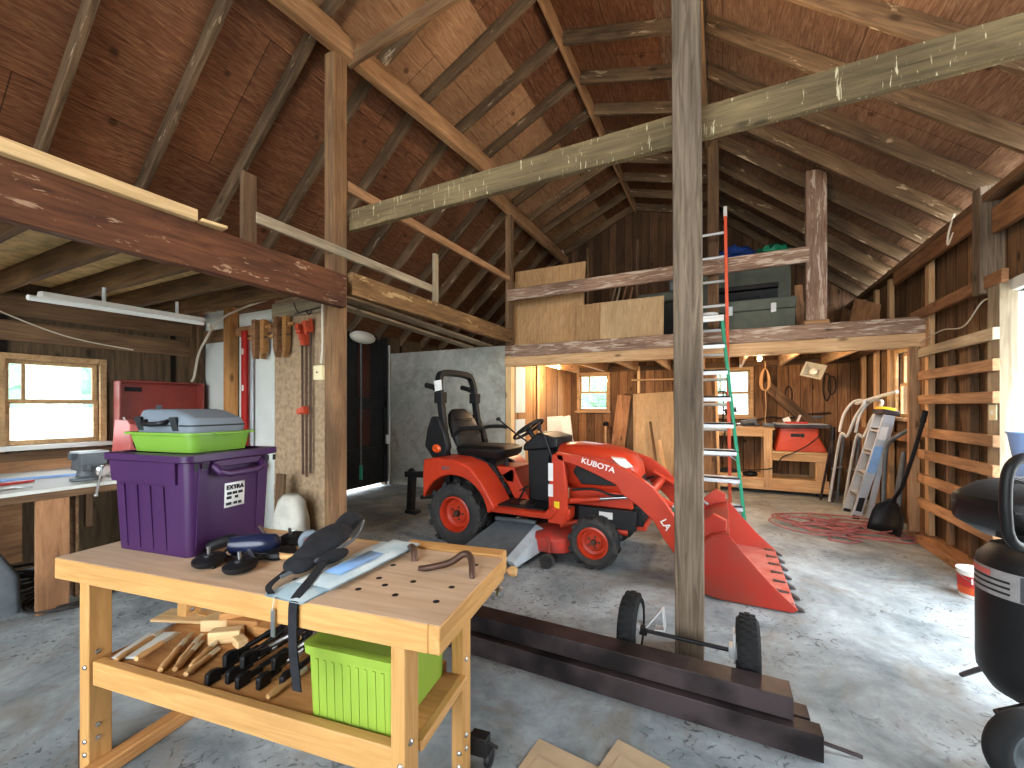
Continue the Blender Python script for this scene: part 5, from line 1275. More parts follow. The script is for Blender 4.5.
wc_ = V((1.005, 2.24, .14)); 
b = B(); rot = (PI/2, 0, yaw)
b.lathe([(.08, -.03), (.10, -.037), (.128, -.034), (.139, -.018), (.14, 0), (.139, .018), (.128, .034), (.10, .037), (.08, .03), (.08, -.03)], wc_, 'z', 40, rot, caps=False); wv = obj('wheel', b, M_tyre, ac, sharp=50)
b = B(); b.lathe([(.083, .03), (.078, .033), (.07, .018), (.035, .014), (.03, .03), (.0, .032)], wc_, 'z', 30, rot, caps=False); b.lathe([(.083, -.03), (.07, -.018), (0, -.018)], wc_, 'z', 30, rot, caps=False); obj('rim', b, M_gunmetal, wv)
b = B(); b.tube([wc_+DIRX*.02, wc_+DIRX*.08+DIRY*.16+V((0, 0, .02)), V((cx+.03, cy-.08, .2))], .013, 10); obj('axle', b, M_black, ac)
# paint pail
pb = thing('paint_pail', 'small red and white paint pail on the floor by the wooden rack', 'bucket', (1.675, 4.30, 0))
b = B(); b.lathe([(0, 0), (.085, 0), (.09, .01), (.10, .19), (.106, .195), (.106, .205), (.097, .205), (.088, .02), (0, .015)], (1.675, 4.30, 0), n=30); pl = obj('pail_body', b, M_white, pb)
b = B(); b.lathe([(.0925, .03), (.1005, .165)], (1.675, 4.30, 0), n=30, caps=False); lb_ = obj('label', b, M_red, pl)
n_ = V((-.35, -.94, 0)).normalized(); b = B()
for k in range(4):
    q = n_*.1005 + V((.94, -.35, 0))*(-.02+.026*k); q = q.normalized()*.1005
    b.tube([V((1.675, 4.30, .115))+q, V((1.675, 4.30, .155))+q*1.01], .005, 6)
obj('white_marks', b, M_white, lb_)
b = B(); b.lathe([(.0935, .03), (.0972, .085)], (1.675, 4.30, 0), n=30, caps=False); obj('orange_band', b, M_label_orange, lb_)
b = B(); b.tube([V((1.675, 4.30, .18))+V((.105*math.cos(a), .105*math.sin(a), -.05*math.sin(a+.3)**2)) for a in [PI*i/12+2.8 for i in range(13)]], .003, 6); obj('bail', b, M_steel, pb)
# wooden rack on the right wall
rk = thing('lumber_rack', 'open wooden rack of seven horizontal boards on the right wall', 'rack', (1.85, 5.1, 0))
bar('upright', (1.79, 5.80, .1), (1.79, 5.80, 2.03), .09, .045, M_purlin, rk, up=(0, 1, 0))
bar('upright', (1.91, 4.53, .1), (1.91, 4.53, 2.35), .1, .16, M_girt, rk, up=(0, 1, 0))
for z, m_ in ((1.955, M_girt), (1.72, M_purlin), (1.475, M_purlin), (1.145, M_purlin), (.92, M_purlin), (.67, M_purlin), (.42, M_purlin)):
    bar('rack_board', (1.83, 4.42, z), (1.83, 5.84, z), .04, .09, m_, rk)
bar('sill_board', (1.88, 4.3, .04), (1.88, 6.0, .04), .17, .08, M_leg_old, rk)
for y in (5.0, 5.4): bar('back_stud', (1.93, y, .1), (1.93, y, 2.0), .05, .04, M_lumber_brown, rk, up=(0, 1, 0))
t = thing('switch_plate', 'small white plate on the grey upright of the wooden rack', 'switch', (1.853, 4.52, 1.36))
b = B(); b.box(1.85, 1.859, 4.47, 4.57, 1.30, 1.42); obj('plate', b, M_cream, t, .003)
b = B(); b.box(1.843, 1.85, 4.51, 4.53, 1.345, 1.375); obj('toggle', b, M_white, t, .002)
cable('cable', 'thin cable looping along the right wall above the rack', [(1.86, 5.85, 2.08), (1.87, 5.4, 2.13), (1.87, 5.0, 2.1), (1.87, 4.7, 2.25), (1.87, 4.5, 2.22)], .006)
cable('rope', 'short tan rope hanging from the wall plate above the rack', [(1.85, 5.1, 3.12), (1.83, 5.15, 2.98), (1.84, 5.2, 2.88), (1.85, 5.12, 2.96)], .008)
tub = thing('plastic_tub', 'pale blue plastic tub at the right doorway behind the compressor', 'tub', (1.85, 4.05, 0))
b = B(); b.lathe([(0, .86), (.10, .86), (.13, 1.02), (.16, 1.22), (.17, 1.23), (.165, 1.24), (.15, 1.23), (.12, .9), (0, .88)], (1.88, 4.0, 0), n=28); obj('tub_body', b, M_ltblue, tub)
b = B()
for a in (0.4, 1.97, 3.54, 5.11): b.tube([(1.88+.1*math.cos(a), 4.0+.1*math.sin(a), .87), (1.88+.16*math.cos(a), 4.0+.16*math.sin(a), 0)], .012, 8)
obj('stand_leg', b, M_black, tub)
# aluminium stepladder leaning in the corner
al = thing('stepladder', 'folded aluminium stepladder with yellow cap leaning by the side window', 'ladder', (1.55, 6.8, 0))
def L3(t_, y, dx): return V((1.49+.29*t_+dx, y, 1.30*t_))
for y0, y1 in ((6.62, 6.50), (7.04, 6.84)):
    b = B(); ladder_rail(b, L3(0, y0, 0), L3(1, y1, 0), .095, .03, (1, 0, 0)); r = obj('rail', b, M_alu, al, .003)
    b = B(); ladder_rail(b, L3(0, y0, 0), L3(.035, y0-.004, 0), .08, .036); obj('foot', b, M_black, r, .003)
    b = B(); ladder_rail(b, L3(0.02, y0+.02, .13), L3(1, y1+.02, .04), .055, .03, (1, 0, 0)); obj('rear_rail', b, M_alu, al, .003)
for k in range(1, 5):
    t_ = k/4.6; y0, y1 = 6.62-.12*t_, 7.04-.2*t_; p = L3(t_, 0, 0)
    b = B(); b.box(p.x-.04, p.x+.04, y0, y1, p.z-.012, p.z+.012); b.box(p.x-.04, p.x-.036, y0, y1, p.z-.04, p.z+.01); obj('step', b, M_alu, al, .002)
b = B(); b.tbox(V((1.80, 6.67, 1.33)), (.16, .38, .06), (0, .2, 0)); obj('top_cap', b, M_darksteel, al, .01)
b = B(); b.tbox(V((1.80, 6.68, 1.375)), (.13, .26, .035), (0, .2, 0)); obj('tool_tray', b, M_yellow, al, .008)
b = B(); ladder_rail(b, V((1.452, 6.618, .16)), V((1.487, 6.60, .34)), .002, .0, (0, 0, 1)) if False else b.tbox((1.539, 6.581, .22), (.06, .003, .24), (0, .22, 0)); obj('sticker', b, M_ink, al)
b = B(); b.tbox((1.66, 6.530, .76), (.085, .02, .34), (0, .22, 0)); obj('sticker', b, M_blue_sticker, al)
b = B(); b.tbox((1.735, 6.500, 1.1), (.07, .004, .2), (0, .22, 0)); obj('sticker', b, M_paper, al)
# bent tube frames behind it
for k, (dx, dy, lb) in enumerate(((0, 0, 'white bent tube frame leaning in the corner, the outer one'), (.15, -.12, 'white bent tube frame leaning in the corner, next to the aluminium ladder'))):
    t = thing('folding_frame', lb, 'frame', (1.45+dx, 7.35+dy, 0), 0, 'bent tube frames')
    o = V((dx, dy, 0))
    b = B(); b.tube(bez([V((1.40, 7.55, .02))+o, V((1.46, 7.42, .7))+o, V((1.48, 7.25, 1.02))+o, V((1.54, 7.22, 1.0))+o, V((1.60, 7.12, 1.25))+o, V((1.66, 6.95, 1.46))+o, V((1.62, 7.25, 1.47))+o, V((1.53, 7.34, 1.3))+o, V((1.47, 7.30, 1.05))+o], 6), .018, 10); obj('loop', b, M_tube_frame, t)
    b = B(); b.tube([V((1.50, 7.62, .02))+o, V((1.52, 7.3, 1.02))+o], .016, 8); b.tube([V((1.42, 7.5, .5))+o, V((1.52, 7.4, .55))+o], .014, 8); obj('leg', b, M_gunmetal, t)
b = B(); b.tube(bez([(1.62, 7.15, 1.44), (1.75, 6.85, 1.52), (1.86, 6.5, 1.58)], 6), .02, 10); tag(obj('pipe', b, M_tube_frame), 'white pipe slanting up from the bent frames to the side window', 'pipe')
for pts, lb in (([(1.85, 5.93, 1.19), (1.80, 6.15, 1.10), (1.74, 6.38, .95), (1.72, 6.42, .6), (1.70, 6.40, .02)], 'grey bent pipe with hooked top leaning by the aluminium ladder'), ([(1.80, 6.10, .90), (1.76, 6.06, .5), (1.72, 6.02, .02)], 'grey straight pipe leaning between the ladder and the shovel'), ([(1.83, 6.22, .86), (1.76, 6.18, .4), (1.70, 6.14, .02)], 'darker grey pipe leaning beside the straight pipe')):
    b = B(); b.tube(bez(pts, 5), .021, 10); tag(obj('pipe', b, M_gunmetal), lb, 'pipe')
t = thing('tripod', 'dark folded tripod standing in the shadow left of the white frames', 'tripod', (1.4, 7.75, 0))
b = B()
for dx, dy in ((-.08, .0), (.06, .08), (.05, -.1)): b.tube([(1.40+dx, 7.7+dy, 0), (1.46, 7.68, .95)], .016, 8)
obj('tripod_leg', b, M_darksteel, t)
b = B(); b.tube([(1.46, 7.68, .9), (1.47, 7.68, 1.1)], .03, 10); obj('head', b, M_black, t)
# scoop shovel
sv = thing('scoop_shovel', 'black scoop shovel leaning against the wooden rack', 'shovel', (1.70, 5.95, 0))
b = B(); nx = 10; P = []; Fc = []
ux = V((.62, -.78, 0)).normalized(); up_ = V((.12, .05, 1)).normalized(); nn = ux.cross(up_).normalized()
c_ = V((1.62, 5.93, .02))
for j, (h_, w_) in enumerate(((0, .17), (.1, .175), (.22, .16), (.30, .12), (.34, .07), (.38, .03))):
    for i in range(nx+1):
        u = -1+2*i/nx; P.append(c_+ux*u*w_+up_*h_+nn*(.075*abs(u)**2.5)*(1 if j < 4 else .5)-nn*.03*math.sin(h_*7))
for j in range(5):
    for i in range(nx): Fc.append((j*(nx+1)+i, j*(nx+1)+i+1, (j+1)*(nx+1)+i+1, (j+1)*(nx+1)+i))
b.verts(P, Fc); bl_ = obj('blade', b, M_black, sv); bl_.modifiers.new('solid', 'SOLIDIFY').thickness = .008
b = B(); b.tube([c_+up_*.36, V((1.69, 5.78, .55)), V((1.74, 5.62, .95)), V((1.765, 5.5, 1.25))], .018, 10); obj('handle', b, M_black, sv)
b = B(); b.tube([V((1.765, 5.5, 1.25)), V((1.77, 5.46, 1.36))], .024, 10); obj('grip', b, M_black, sv)
# hose
rnd = random.Random(21); pts = []
N = 230
for i in range(N):
    a = 2*PI*i/24; k = .25+.10*math.sin(i*.31)+.07*math.sin(i*.127+1)
    pts.append(V((1.18+.22*math.sin(i*.053)+k*1.25*math.cos(a), 6.0+.2*math.cos(i*.07)+k*1.05*math.sin(a), .012+.012*(1+math.sin(i*.77))+.02*math.exp(-((k-.33)/.08)**2))))
pts += [V((1.3, 5.5, .012)), V((1.15, 5.36, .012)), V((1.0, 5.42, .012)), V((1.05, 5.58, .02))]
pts = [V((.62, 6.32, .012)), V((.70, 6.18, .012)), V((.9, 6.0, .012))] + pts
b = B(); b.tube(pts, .009, 6); tag(obj('air_hose', b, M_hose), 'pink red rubber hose lying in loose coils on the floor', 'hose')
# ------------------------------------------------------------------ under the loft
wbk = thing('workbench', 'pine rolling workbench under the loft with the orange table saw', 'workbench', (.55, 7.9, 0))
bar('bench_top', (-.55, 8.18, 1.045), (.76, 8.18, 1.045), .62, .04, M_lumber, wbk)
bar('front_rail', (-.55, 7.89, .97), (.70, 7.89, .97), .04, .11, M_lumber, wbk)
bar('leg', (.66, 7.9, .1), (.66, 7.9, 1.025), .12, .09, M_lumber, wbk, up=(0, 1, 0)); bar('leg', (.66, 8.42, .1), (.66, 8.42, 1.025), .12, .09, M_lumber, wbk, up=(0, 1, 0))
bar('leg', (-.5, 7.9, .1), (-.5, 7.9, 1.025), .09, .09, M_lumber, wbk, up=(0, 1, 0)); bar('leg', (-.5, 8.42, .1), (-.5, 8.42, 1.025), .09, .09, M_lumber, wbk, up=(0, 1, 0))
bar('leg', (1.36, 7.9, .2), (1.36, 7.9, .66), .14, .06, M_lumber, wbk, up=(0, 1, 0)); bar('leg', (1.36, 8.42, .2), (1.36, 8.42, .66), .14, .06, M_lumber, wbk, up=(0, 1, 0))
bar('saw_shelf', (.72, 8.16, .675), (1.45, 8.16, .675), .62, .03, M_lumber_pale, wbk)
bar('front_rail', (.72, 7.88, .60), (1.44, 7.88, .60), .04, .11, M_lumber, wbk)
bar('bottom_rail', (-.55, 7.88, .16), (1.46, 7.88, .16), .04, .19, M_lumber, wbk); bar('bottom_rail', (-.55, 8.46, .16), (1.46, 8.46, .16), .04, .19, M_lumber, wbk)
bar('bottom_shelf', (-.55, 8.17, .22), (1.46, 8.17, .22), .54, .02, M_lumber_pale, wbk)
for x in (-.4, 1.34):
    for y in (7.95, 8.4):
        b = B(); b.lathe([(.01, -.015), (.035, -.013), (.04, 0), (.035, .013), (.01, .015)], (x, y, .04), 'y', 16); b.tbox((x, y+.02, .066), (.05, .05, .02)); obj('caster', b, M_black, wbk)
# table saw
ts = thing('table_saw', 'orange jobsite table saw on the lower shelf of the pine workbench', 'table saw', (1.1, 8.15, .69))
b = B(); b.loft([rrect(1.10, 8.15, .695, .33, .26, .03), rrect(1.10, 8.15, .74, .33, .26, .03), rrect(1.08, 8.15, .94, .26, .24, .03), rrect(1.08, 8.15, 1.06, .26, .24, .03)]); bd = obj('saw_body', b, M_saw, ts, sharp=30)
b = B(); b.prism([(.80, .70), (1.40, .70), (1.38, .78), (1.18, .90), (.98, .88), (.82, .78)], 'y', 7.87, 7.90); obj('base_skirt', b, M_saw, bd, .006)
b = B(); b.tbox((1.03, 7.905, .95), (.12, .02, .05)); b.lathe([(.03, 0), (.034, .02), (0, .03)], (1.12, 7.91, .95), 'y', 16, (PI, 0, 0)); obj('switch_panel', b, M_crate, ts, .004)
b = B(); b.box(.78, 1.44, 7.84, 8.44, 1.08, 1.13); tbl = obj('saw_table', b, M_alu, ts, .006)
b = B(); b.box(.74, 1.48, 7.81, 7.84, 1.07, 1.12); b.box(1.44, 1.5, 7.9, 8.4, 1.07, 1.12); obj('fence_rail', b, M_darksteel, ts, .004)
b = B(); b.box(.90, 1.2, 7.9, 8.0, 1.132, 1.16); obj('push_stick', b, M_red, ts, .006)
b = B(); b.tbox((1.1, 8.1, 1.20), (.02, .12, .14), (0, .35, 0)); b.tbox((.95, 8.2, 1.18), (.1, .06, .08), (0, -.4, 0)); obj('blade_guard', b, M_white, ts, .004)
b = B(); b.tbox((.75, 8.0, 1.10), (.3, .12, .06), (0, .05, 0)); tag(obj('miter_gauge', b, M_gunmetal, bevel=.01), 'grey tool lying between the pine bench and the saw table', 'tool')
cable('cable', 'black cord drooping from the table saw over the bench front', [(1.35, 7.80, .98), (1.2, 7.82, .82), (1.0, 7.83, .68), (.85, 7.84, .6), (.72, 7.84, .42), (.3, 7.86, .36)], .010, M_darkcable)
cable('cable', 'black cord hanging over the front of the pine bench top', [(.12, 7.9, 1.07), (.05, 7.84, 1.0), (.02, 7.84, .8), (-.03, 7.84, .6)], .010, M_darkcable)
# things on and under the pine bench
t = thing('bench_grinder', 'black and silver machine on the pine bench before the far window', 'tool', (.14, 8.2, 1.065))
b = B(); b.tbox((.14, 8.2, 1.09), (.2, .16, .05), taper=.8); b.tube([(.14, 8.2, 1.1), (.14, 8.22, 1.32)], .045, 12); b.tube([(.04, 8.2, 1.30), (.22, 8.2, 1.36)], .055, 14); obj('machine_body', b, M_black, t, .006)
b = B(); b.lathe([(0, 0), (.08, .002), (.08, .02), (0, .022)], (.12, 8.13, 1.42), 'y', 22); obj('disc', b, M_alu, t)
b = B(); b.tube(bez([(.12, 8.18, 1.42), (.11, 8.2, 1.6), (.14, 8.22, 1.62), (.16, 8.2, 1.44)], 5), .018, 8); obj('arm', b, M_cream, t)
t = thing('power_drill', 'grey and black tools heaped on the pine bench right of the window', 'tool', (.45, 8.25, 1.065))
b = B(); b.tube([(.30, 8.2, 1.11), (.52, 8.25, 1.16)], .045, 12); b.tube([(.48, 8.26, 1.13), (.56, 8.2, 1.08)], .03, 10); b.tbox((.42, 8.3, 1.1), (.22, .1, .07), (0, 0, .3)); obj('drill_body', b, M_gunmetal, t, .008)
b = B(); b.tube([(.28, 8.2, 1.105), (.20, 8.18, 1.09)], .016, 8); obj('chuck', b, M_steel, t)
b = B(); b.box(-.5, -.12, 7.95, 8.15, 1.066, 1.09); b.box(-.1, .1, 7.92, 8.05, 1.066, 1.085); tag(obj('board', b, M_yellow, bevel=.003), 'yellow board lying on the front of the pine bench', 'board')
t = thing('work_lamp', 'dark frame lamp standing in front of the far window', 'lamp', (-.0, 8.35, 1.065))
b = B(); b.tube([(.02, 8.4, 1.07), (.02, 8.42, 1.66)], .012, 8); b.tube(bez([(-.1, 8.4, 1.5), (-.1, 8.4, 1.64), (.06, 8.4, 1.66), (.07, 8.4, 1.52)], 4), .012, 8); b.tube([(-.1, 8.4, 1.5), (.07, 8.4, 1.52)], .012, 8); obj('lamp_frame', b, M_black, t)
for x, z, s_, lb, m_ in ((.1, .29, .12, 'dark lump of equipment on the bottom shelf of the pine bench, left', M_crate), (.42, .27, .09, 'dark lump of equipment on the bottom shelf of the pine bench, right', M_black)):
    b = B(); b.ball((x, 8.12, z), (s_*1.3, s_, s_*.55)); b.tbox((x+.05, 8.1, z+.03), (s_, s_*.7, s_*.5), (0, .2, .3)); tag(obj('equipment', b, m_, bevel=.008), lb, 'tool')
tag(bar('wood_scrap', (-.05, 7.98, .25), (.3, 8.02, .27), .12, .04, M_lumber_pale), 'pale wood scrap on the front of the bottom shelf', 'board')
# plywood and doors leaning at the back wall
def lean(name, label, cat, x0, x1, y0, y1, h_, t_, mat, dxtop=0, group=None):
    """sheet standing at y0 on the floor, leaning back to y1 at the top"""
    c0, c1 = V(((x0+x1)/2, y0, .01)), V(((x0+x1)/2+dxtop, y1, h_))
    return tag(bar(name, c0, c1, x1-x0, t_, mat, up=(0, -1, .2), bevel=.002), label, cat, group)
lean('plywood_sheet', 'tan plywood sheet leaning against the back wall left of the middle post', 'plywood', -1.42, -.72, 7.95, 8.42, 1.66, .02, M_ply_tan, -.10)
lean('plywood_sheet', 'second tan plywood sheet just behind the front leaning sheet', 'plywood', -1.47, -.80, 8.02, 8.47, 1.66, .018, M_ply_tan, -.10)
lean('door_slab', 'dark brown slab leaning behind the tan plywood', 'board', -1.85, -1.38, 8.15, 8.5, 1.64, .03, M_lumber_brown, .09)
lean('board', 'rough brown board leaning left of the dark brown slab', 'board', -1.98, -1.72, 8.05, 8.44, 1.62, .03, M_leg_old, .12)
lean('board', 'thin dark stick leaning on the front of the tan plywood', 'board', -1.0, -.955, 7.72, 8.16, 1.12, .02, M_lumber_brown, -.22)
lean('board', 'slim pale stick leaning at the right of the thin dark stick', 'board', -.86, -.80, 7.66, 7.98, .8, .02, M_lumber, -.18)
lean('board', 'short pale board leaning at the foot of the tan plywood', 'board', -.74, -.62, 7.7, 7.9, .45, .03, M_lumber_pale, .05)
lean('board', 'white painted board leaning behind the steering wheel', 'board', -2.25, -2.08, 6.6, 7.1, 1.22, .04, M_white_panel, -.32)
lean('board', 'pale short board leaning left of the white painted board', 'board', -2.75, -2.45, 6.9, 7.15, 1.22, .03, M_white_panel, -.1)
lean('board', 'brown plank leaning on the wall behind the ladders', 'board', -.42, -.05, 7.6, 8.0, 1.95, .03, M_lumber_brown, -.03)
lean('board', 'pale stick leaning at the right of the brown plank behind the ladders', 'board', -.06, -.02, 7.5, 7.85, 1.9, .03, M_lumber, -.05)
t = thing('grease_gun', 'small tan stand with a dark knob before the back wall boards', 'tool', (-2.12, 8.4, 0))
b = B(); b.tube([(-2.1, 8.42, 0), (-2.1, 8.44, 1.0)], .025, 10); b.tbox((-2.1, 8.42, .55), (.09, .05, .2)); obj('stand', b, M_lumber, t, .004)
b = B(); b.lathe([(0, 0), (.05, .01), (.06, .06), (.03, .1), (0, .1)], (-2.1, 8.44, 1.0), n=16); obj('knob', b, M_black, t)
tag(bar('shelf_board', (-1.6, 8.52, 1.92), (-.78, 8.52, 1.92), .12, .03, M_lumber), 'narrow pine shelf on the back wall above the tan plywood', 'shelf')
tag(bar('upright_board', (-1.47, 8.53, 1.66), (-1.47, 8.53, 2.2), .05, .03, M_lumber_pale, up=(0, 1, 0)), 'pale upright batten on the back wall above the plywood', 'board')
# wall things on the right of the back wall
tag(bar('plank', (.66, 8.5, 1.80), (1.42, 8.52, 1.02), .03, .17, M_lumber_brown, up=(.7, 0, .7)), 'wide brown plank slanting down the back wall above the saw', 'plank')
t = thing('cord_coil', 'tan extension cord coiled and hanging from a loft joist', 'cord', (.60, 7.6, 1.7))
b = B()
for k in range(5):
    w_ = .04+.008*k; b.tube([(.60+w_*math.sin(a)*(1 if a < PI else 1), 7.6+.01*k, 1.83-.17*math.cos(a)-.04*abs(math.sin(a))) for a in [2*PI*i/24 for i in range(24)]], .005, 6, closed=True)
b.tube(bez([(.60, 7.6, 1.66), (.61, 7.58, 1.4), (.60, 7.6, 1.2), (.62, 7.62, 1.12)], 5), .006, 6); obj('coil', b, M_cord, t)
b = B(); b.tube([(.60, 7.6, 1.98), (.60, 7.6, 2.1)], .008, 6); obj('hanger', b, M_cord, t)
t = thing('flood_lamp', 'square pale reflector work lamp hanging tilted under the loft', 'lamp', (1.2, 7.5, 1.93))
FM = Matrix.Translation((1.2, 7.5, 1.93)) @ Matrix.Rotation(-.35, 4, 'Z') @ Matrix.Rotation(.3, 4, 'Y') @ Matrix.Rotation(PI/2-.35, 4, 'X')
def fl_ring(a, z): return [FM @ V((x*a, y*a, z)) for x, y in ((-1,-.85),(1,-.85),(1,.85),(-1,.85))]
b = B(); b.loft([fl_ring(.07, -.08), fl_ring(.115, 0), fl_ring(.135, 0), fl_ring(.135, .012), fl_ring(.11, .012), fl_ring(.055, -.07)], cap=True); obj('reflector', b, M_lampgrey, t)
b = B(); b.lathe([(0, -.07), (.04, -.068), (.05, -.03), (.03, -.01), (0, -.005)], (0, 0, 0), n=18)
b.bm.transform(FM); obj('lens', b, M_lens, t)
b = B(); b.tube([FM @ V((0, .1, -.06)), V((1.2, 7.55, 2.1))], .008, 6); obj('hanger', b, M_darksteel, t)
for k, (x, z0, z1, lb) in enumerate(((1.02, 1.75, 1.42, 'black cable loop hanging on the back wall left of the work lamp'), (1.55, 1.95, 1.5, 'black cable loop hanging on the back wall near the corner'), (1.62, 1.9, 1.6, 'short cable loop hanging beside the corner post'))):
    b = B(); b.tube([(x+.05*math.sin(a), 8.55, (z0+z1)/2+(z0-z1)/2*math.cos(a)) for a in [2*PI*i/20 for i in range(20)]], .010, 6, closed=True); tag(obj('cable', b, M_darkcable), lb, 'cable')
t = thing('hand_saw', 'dark metal tool hanging on the back wall under the work lamp', 'tool', (1.05, 8.55, 1.4))
b = B(); b.lathe([(0, 0), (.06, .004), (.07, .02), (0, .03)], (1.05, 8.55, 1.42), 'y', 18, (PI, 0, 0)); b.tbox((1.25, 8.55, 1.22), (.5, .02, .03), (0, -.05, 0)); obj('tool_body', b, M_gunmetal, t)
cable('cable', 'cables draped along the back wall behind the table saw', [(.5, 8.52, 1.15), (.75, 8.52, 1.22), (1.0, 8.52, 1.2), (1.3, 8.52, 1.27), (1.6, 8.52, 1.3)], .014, M_darkcable)
# loft contents
LZ = 2.332
def sheet(label, x0, x1, y, z0, z1, mat, tilt=.06, cat='plywood', name='plywood_sheet'):
    return tag(bar(name, ((x0+x1)/2, y, z0), ((x0+x1)/2, y+tilt, z1), x1-x0, .016, mat, up=(0, -1, .1), bevel=.002), label, cat)
sheet('tall warm plywood panel standing on the loft behind the rail', -3.05, -1.86, 6.06, LZ, 3.62, M_ply_warm, .18)
sheet('narrow warm plywood piece at the right of the tall loft panel', -1.95, -1.60, 6.03, LZ, 2.92, M_ply_warm, .06)
sheet('low tan plywood panel standing on the loft left of the middle post', -1.72, -.72, 6.10, LZ, 2.94, M_ply_tan, .05)
t = thing('trunk', 'grey green wooden trunk on the loft right of the orange ladder', 'trunk', (.45, 6.6, LZ))
b = B(); b.box(-.12, .84, 6.42, 6.95, LZ, LZ+.34); obj('trunk_body', b, M_trunk, t, .01)
b = B(); b.box(-.13, .85, 6.41, 6.96, LZ+.345, LZ+.49); ld = obj('lid', b, M_trunk, t, .01)
for x in (.1, .6):
    b = B(); b.box(x-.03, x+.03, 6.395, 6.412, LZ+.3, LZ+.42); obj('hasp', b, M_silver, ld, .003)
t = thing('crate', 'black plastic crate with a handle stacked behind the grey green trunk', 'crate', (.35, 7.2, LZ))
b = B(); b.box(-.05, .72, 7.1, 7.6, LZ, LZ+.78); obj('crate_body', b, M_crate, t, .02)
b = B(); b.box(-.06, .73, 7.08, 7.62, LZ+.79, LZ+.86); b.box(.2, .5, 7.06, 7.09, LZ+.62, LZ+.68); obj('lid', b, M_black, t, .01)
t = thing('storage_bin', 'grey bin on the loft above the rail, blue tarp on it', 'storage box', (.3, 7.6, LZ))
b = B(); b.box(-.35, .95, 7.7, 8.3, LZ, LZ+1.35); obj('bin_body', b, M_trunk, t, .03)
b = B(); b.box(-.38, .98, 7.66, 8.34, LZ+1.36, LZ+1.42); obj('lid', b, M_greycase, t, .01)
def heap(name, label, cat, c, r, mat, seed):
    rnd = random.Random(seed); b = B(); b.ball(c, r, 20, 12)
    for v in b.bm.verts: v.co += V((rnd.uniform(-.05, .05)*r[0]*2, rnd.uniform(-.05, .05)*r[1]*2, rnd.uniform(-.05, .05)))
    return tag(obj(name, b, mat, sharp=25), label, cat)
heap('tarpaulin', 'crumpled dark blue tarpaulin on top of the loft bins', 'tarp', (.15, 7.95, LZ+1.575), (.33, .24, .13), M_blue, 2)
heap('tarpaulin', 'crumpled green tarpaulin lying right of the blue one in the loft', 'tarp', (.74, 7.95, LZ+1.54), (.25, .25, .09), M_green, 3)
for k, (x0, x1, y0, y1, z0, z1, m_, lb) in enumerate(((-1.3, -.45, 7.6, 8.2, 0, .85, M_crate, 'dark box on the loft floor left of the middle post'), (-1.32, -.42, 7.55, 8.2, .86, 1.02, M_trunk, 'flat grey green case on the dark loft box'), (-.8, -.4, 7.6, 8.1, 1.03, 1.22, M_greycase, 'grey bundle on the flat grey green case'))):
    b = B(); b.box(x0, x1, y0, y1, LZ+z0, LZ+z1); t = tag(obj('box', b, m_, bevel=.03), lb, 'box')
for k, (x, z, h_, lb) in enumerate(((-2.1, 0, 1.5, 'thin pale stick leaning in the loft behind the plywood, first'), (-2.0, 0, 1.55, 'thin pale stick leaning in the loft behind the plywood, second'), (-1.9, 0, 1.45, 'thin brown stick leaning in the loft behind the plywood, third'), (-1.78, 0, 1.4, 'thin brown stick leaning in the loft behind the plywood, fourth'), (-2.9, 0, 1.9, 'wide pale board standing at the left end of the loft'), (-2.7, 0, 1.95, 'brown board standing beside the wide pale board in the loft'))):
    tag(bar('board', (x, 7.9, LZ), (x+(.22 if k < 4 else .02), 8.4, LZ+h_), .035 if k < 4 else .12, .03, M_girt if k in (0, 1, 4) else M_leg_old, up=(0, 1, 0)), lb, 'board', 'sticks in the loft')
for k, (p, q, lb) in enumerate((((1.22, 7.0, LZ), (1.14, 8.2, LZ+.75), 'brown board leaning in the loft left of the reddish post'), ((1.3, 7.2, LZ), (1.5, 8.0, LZ+.6), 'pale stick leaning crossways in the loft under the right slope'), ((1.04, 7.45, LZ), (1.03, 7.6, LZ+.9), 'thin upright stick in the loft behind the crate'))):
    tag(bar('board', p, q, .1, .03, M_leg_old), lb, 'board')
for k, (y, lb) in enumerate(((6.6, 'brown board lying at the far right of the loft, front one'), (7.2, 'brown board standing at the far right of the loft, rear one'))):
    tag(bar('board', (1.55, y, LZ), (1.68, y+.3, LZ+.42), .3, .03, M_leg_old, up=(0, 1, .3)), lb, 'board')
# ------------------------------------------------------------------ light and camera
w = bpy.data.worlds.new('World'); SC.world = w; w.use_nodes = True
wn, wl_ = w.node_tree.nodes, w.node_tree.links
bg = wn['Background']; bg.inputs['Color'].default_value = (.86, .93, 1.0, 1)
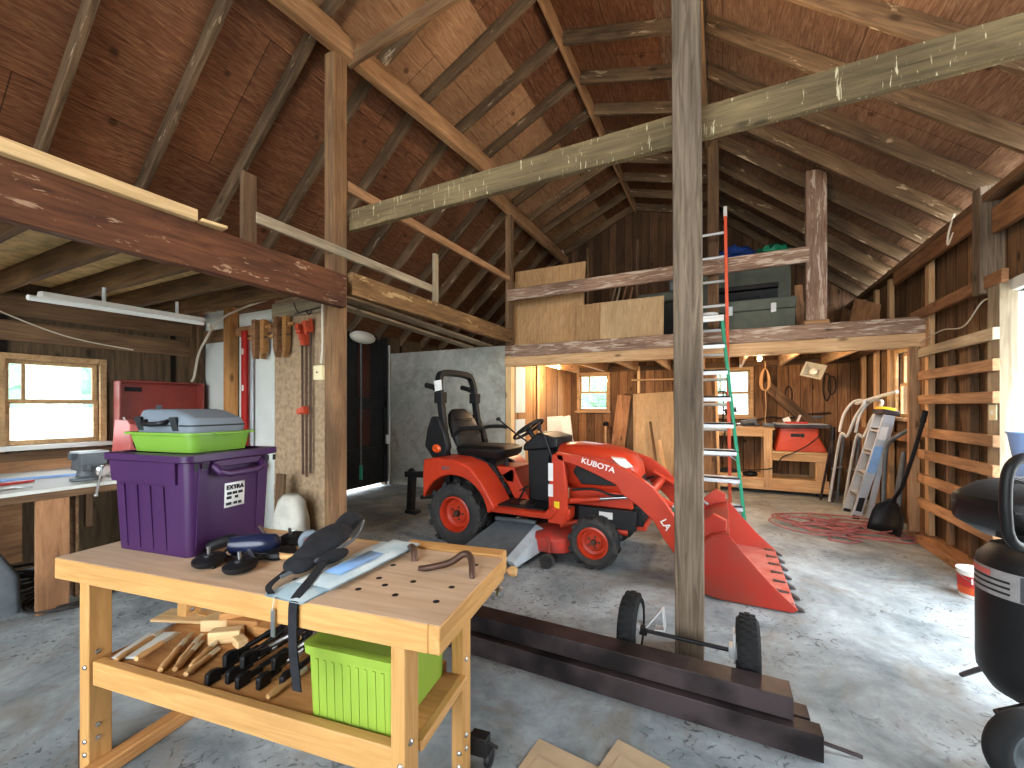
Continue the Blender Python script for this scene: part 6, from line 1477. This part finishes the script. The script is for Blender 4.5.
# overcast sky, brighter on the side of the hidden sun (+x)
tcw = wn.new('ShaderNodeTexCoord'); sxw = wn.new('ShaderNodeSeparateXYZ'); wl_.new(tcw.outputs['Generated'], sxw.inputs[0])
mrw = wn.new('ShaderNodeMapRange'); wl_.new(sxw.outputs['X'], mrw.inputs['Value'])
mrw.inputs['From Min'].default_value = -.1; mrw.inputs['From Max'].default_value = .9; mrw.inputs['To Min'].default_value = 5.5; mrw.inputs['To Max'].default_value = 10
wl_.new(mrw.outputs[0], bg.inputs['Strength'])
def lamp(name, loc, power, col, r=.04):
    d = bpy.data.lights.new(name, 'POINT'); d.energy = power; d.color = col; d.shadow_soft_size = r
    o = bpy.data.objects.new(name, d); COL.objects.link(o); o.location = loc; return o
WARM = (1.0, .70, .42)
def bulb(label, x, y, z, power):
    t = thing('light_bulb', label, 'bulb', (x, y, z))
    b = B(); b.lathe([(.0, -.055), (.022, -.05), (.03, -.03), (.026, -.01), (.014, .012), (.013, .03)], (x, y, z), n=16); obj('globe', b, M_bulb, t)
    b = B(); b.lathe([(.02, .03), (.045, .06), (.055, .075)], (x, y, z), n=16); obj('socket', b, M_white, t)
    lamp('lamp', (x, y, z-.085), power, WARM)
bulb('lit bulb under the loft near the window with the leaning plywood', -2.58, 7.0, 2.12, 45)
bulb('lit bulb under the loft above the orange table saw', .45, 6.5, 2.07, 50)
bulb('lit bulb high behind the middle post under the roof', -.215, 2.95, 3.85, 60)
cam = bpy.data.cameras.new('camera'); co = bpy.data.objects.new('camera', cam); COL.objects.link(co)
co.location = (0, 0, 1.41); co.rotation_euler = (PI/2, 0, math.atan(.5))
cam.sensor_width = 36; cam.lens = 420/1024*36; cam.shift_y = 22/1024; cam.clip_start = .02; cam.clip_end = 200
SC.camera = co
SC.view_settings.view_transform = 'Standard'; SC.view_settings.look = 'None'
SC.view_settings.gamma = 1; SC.view_settings.use_curve_mapping = False
SC.view_settings.exposure = 0.75
SC.cycles.use_denoising = True
SC.cycles.max_bounces = 10; SC.cycles.diffuse_bounces = 6; SC.cycles.transparent_max_bounces = 12
SC.cycles.sample_clamp_indirect = 8
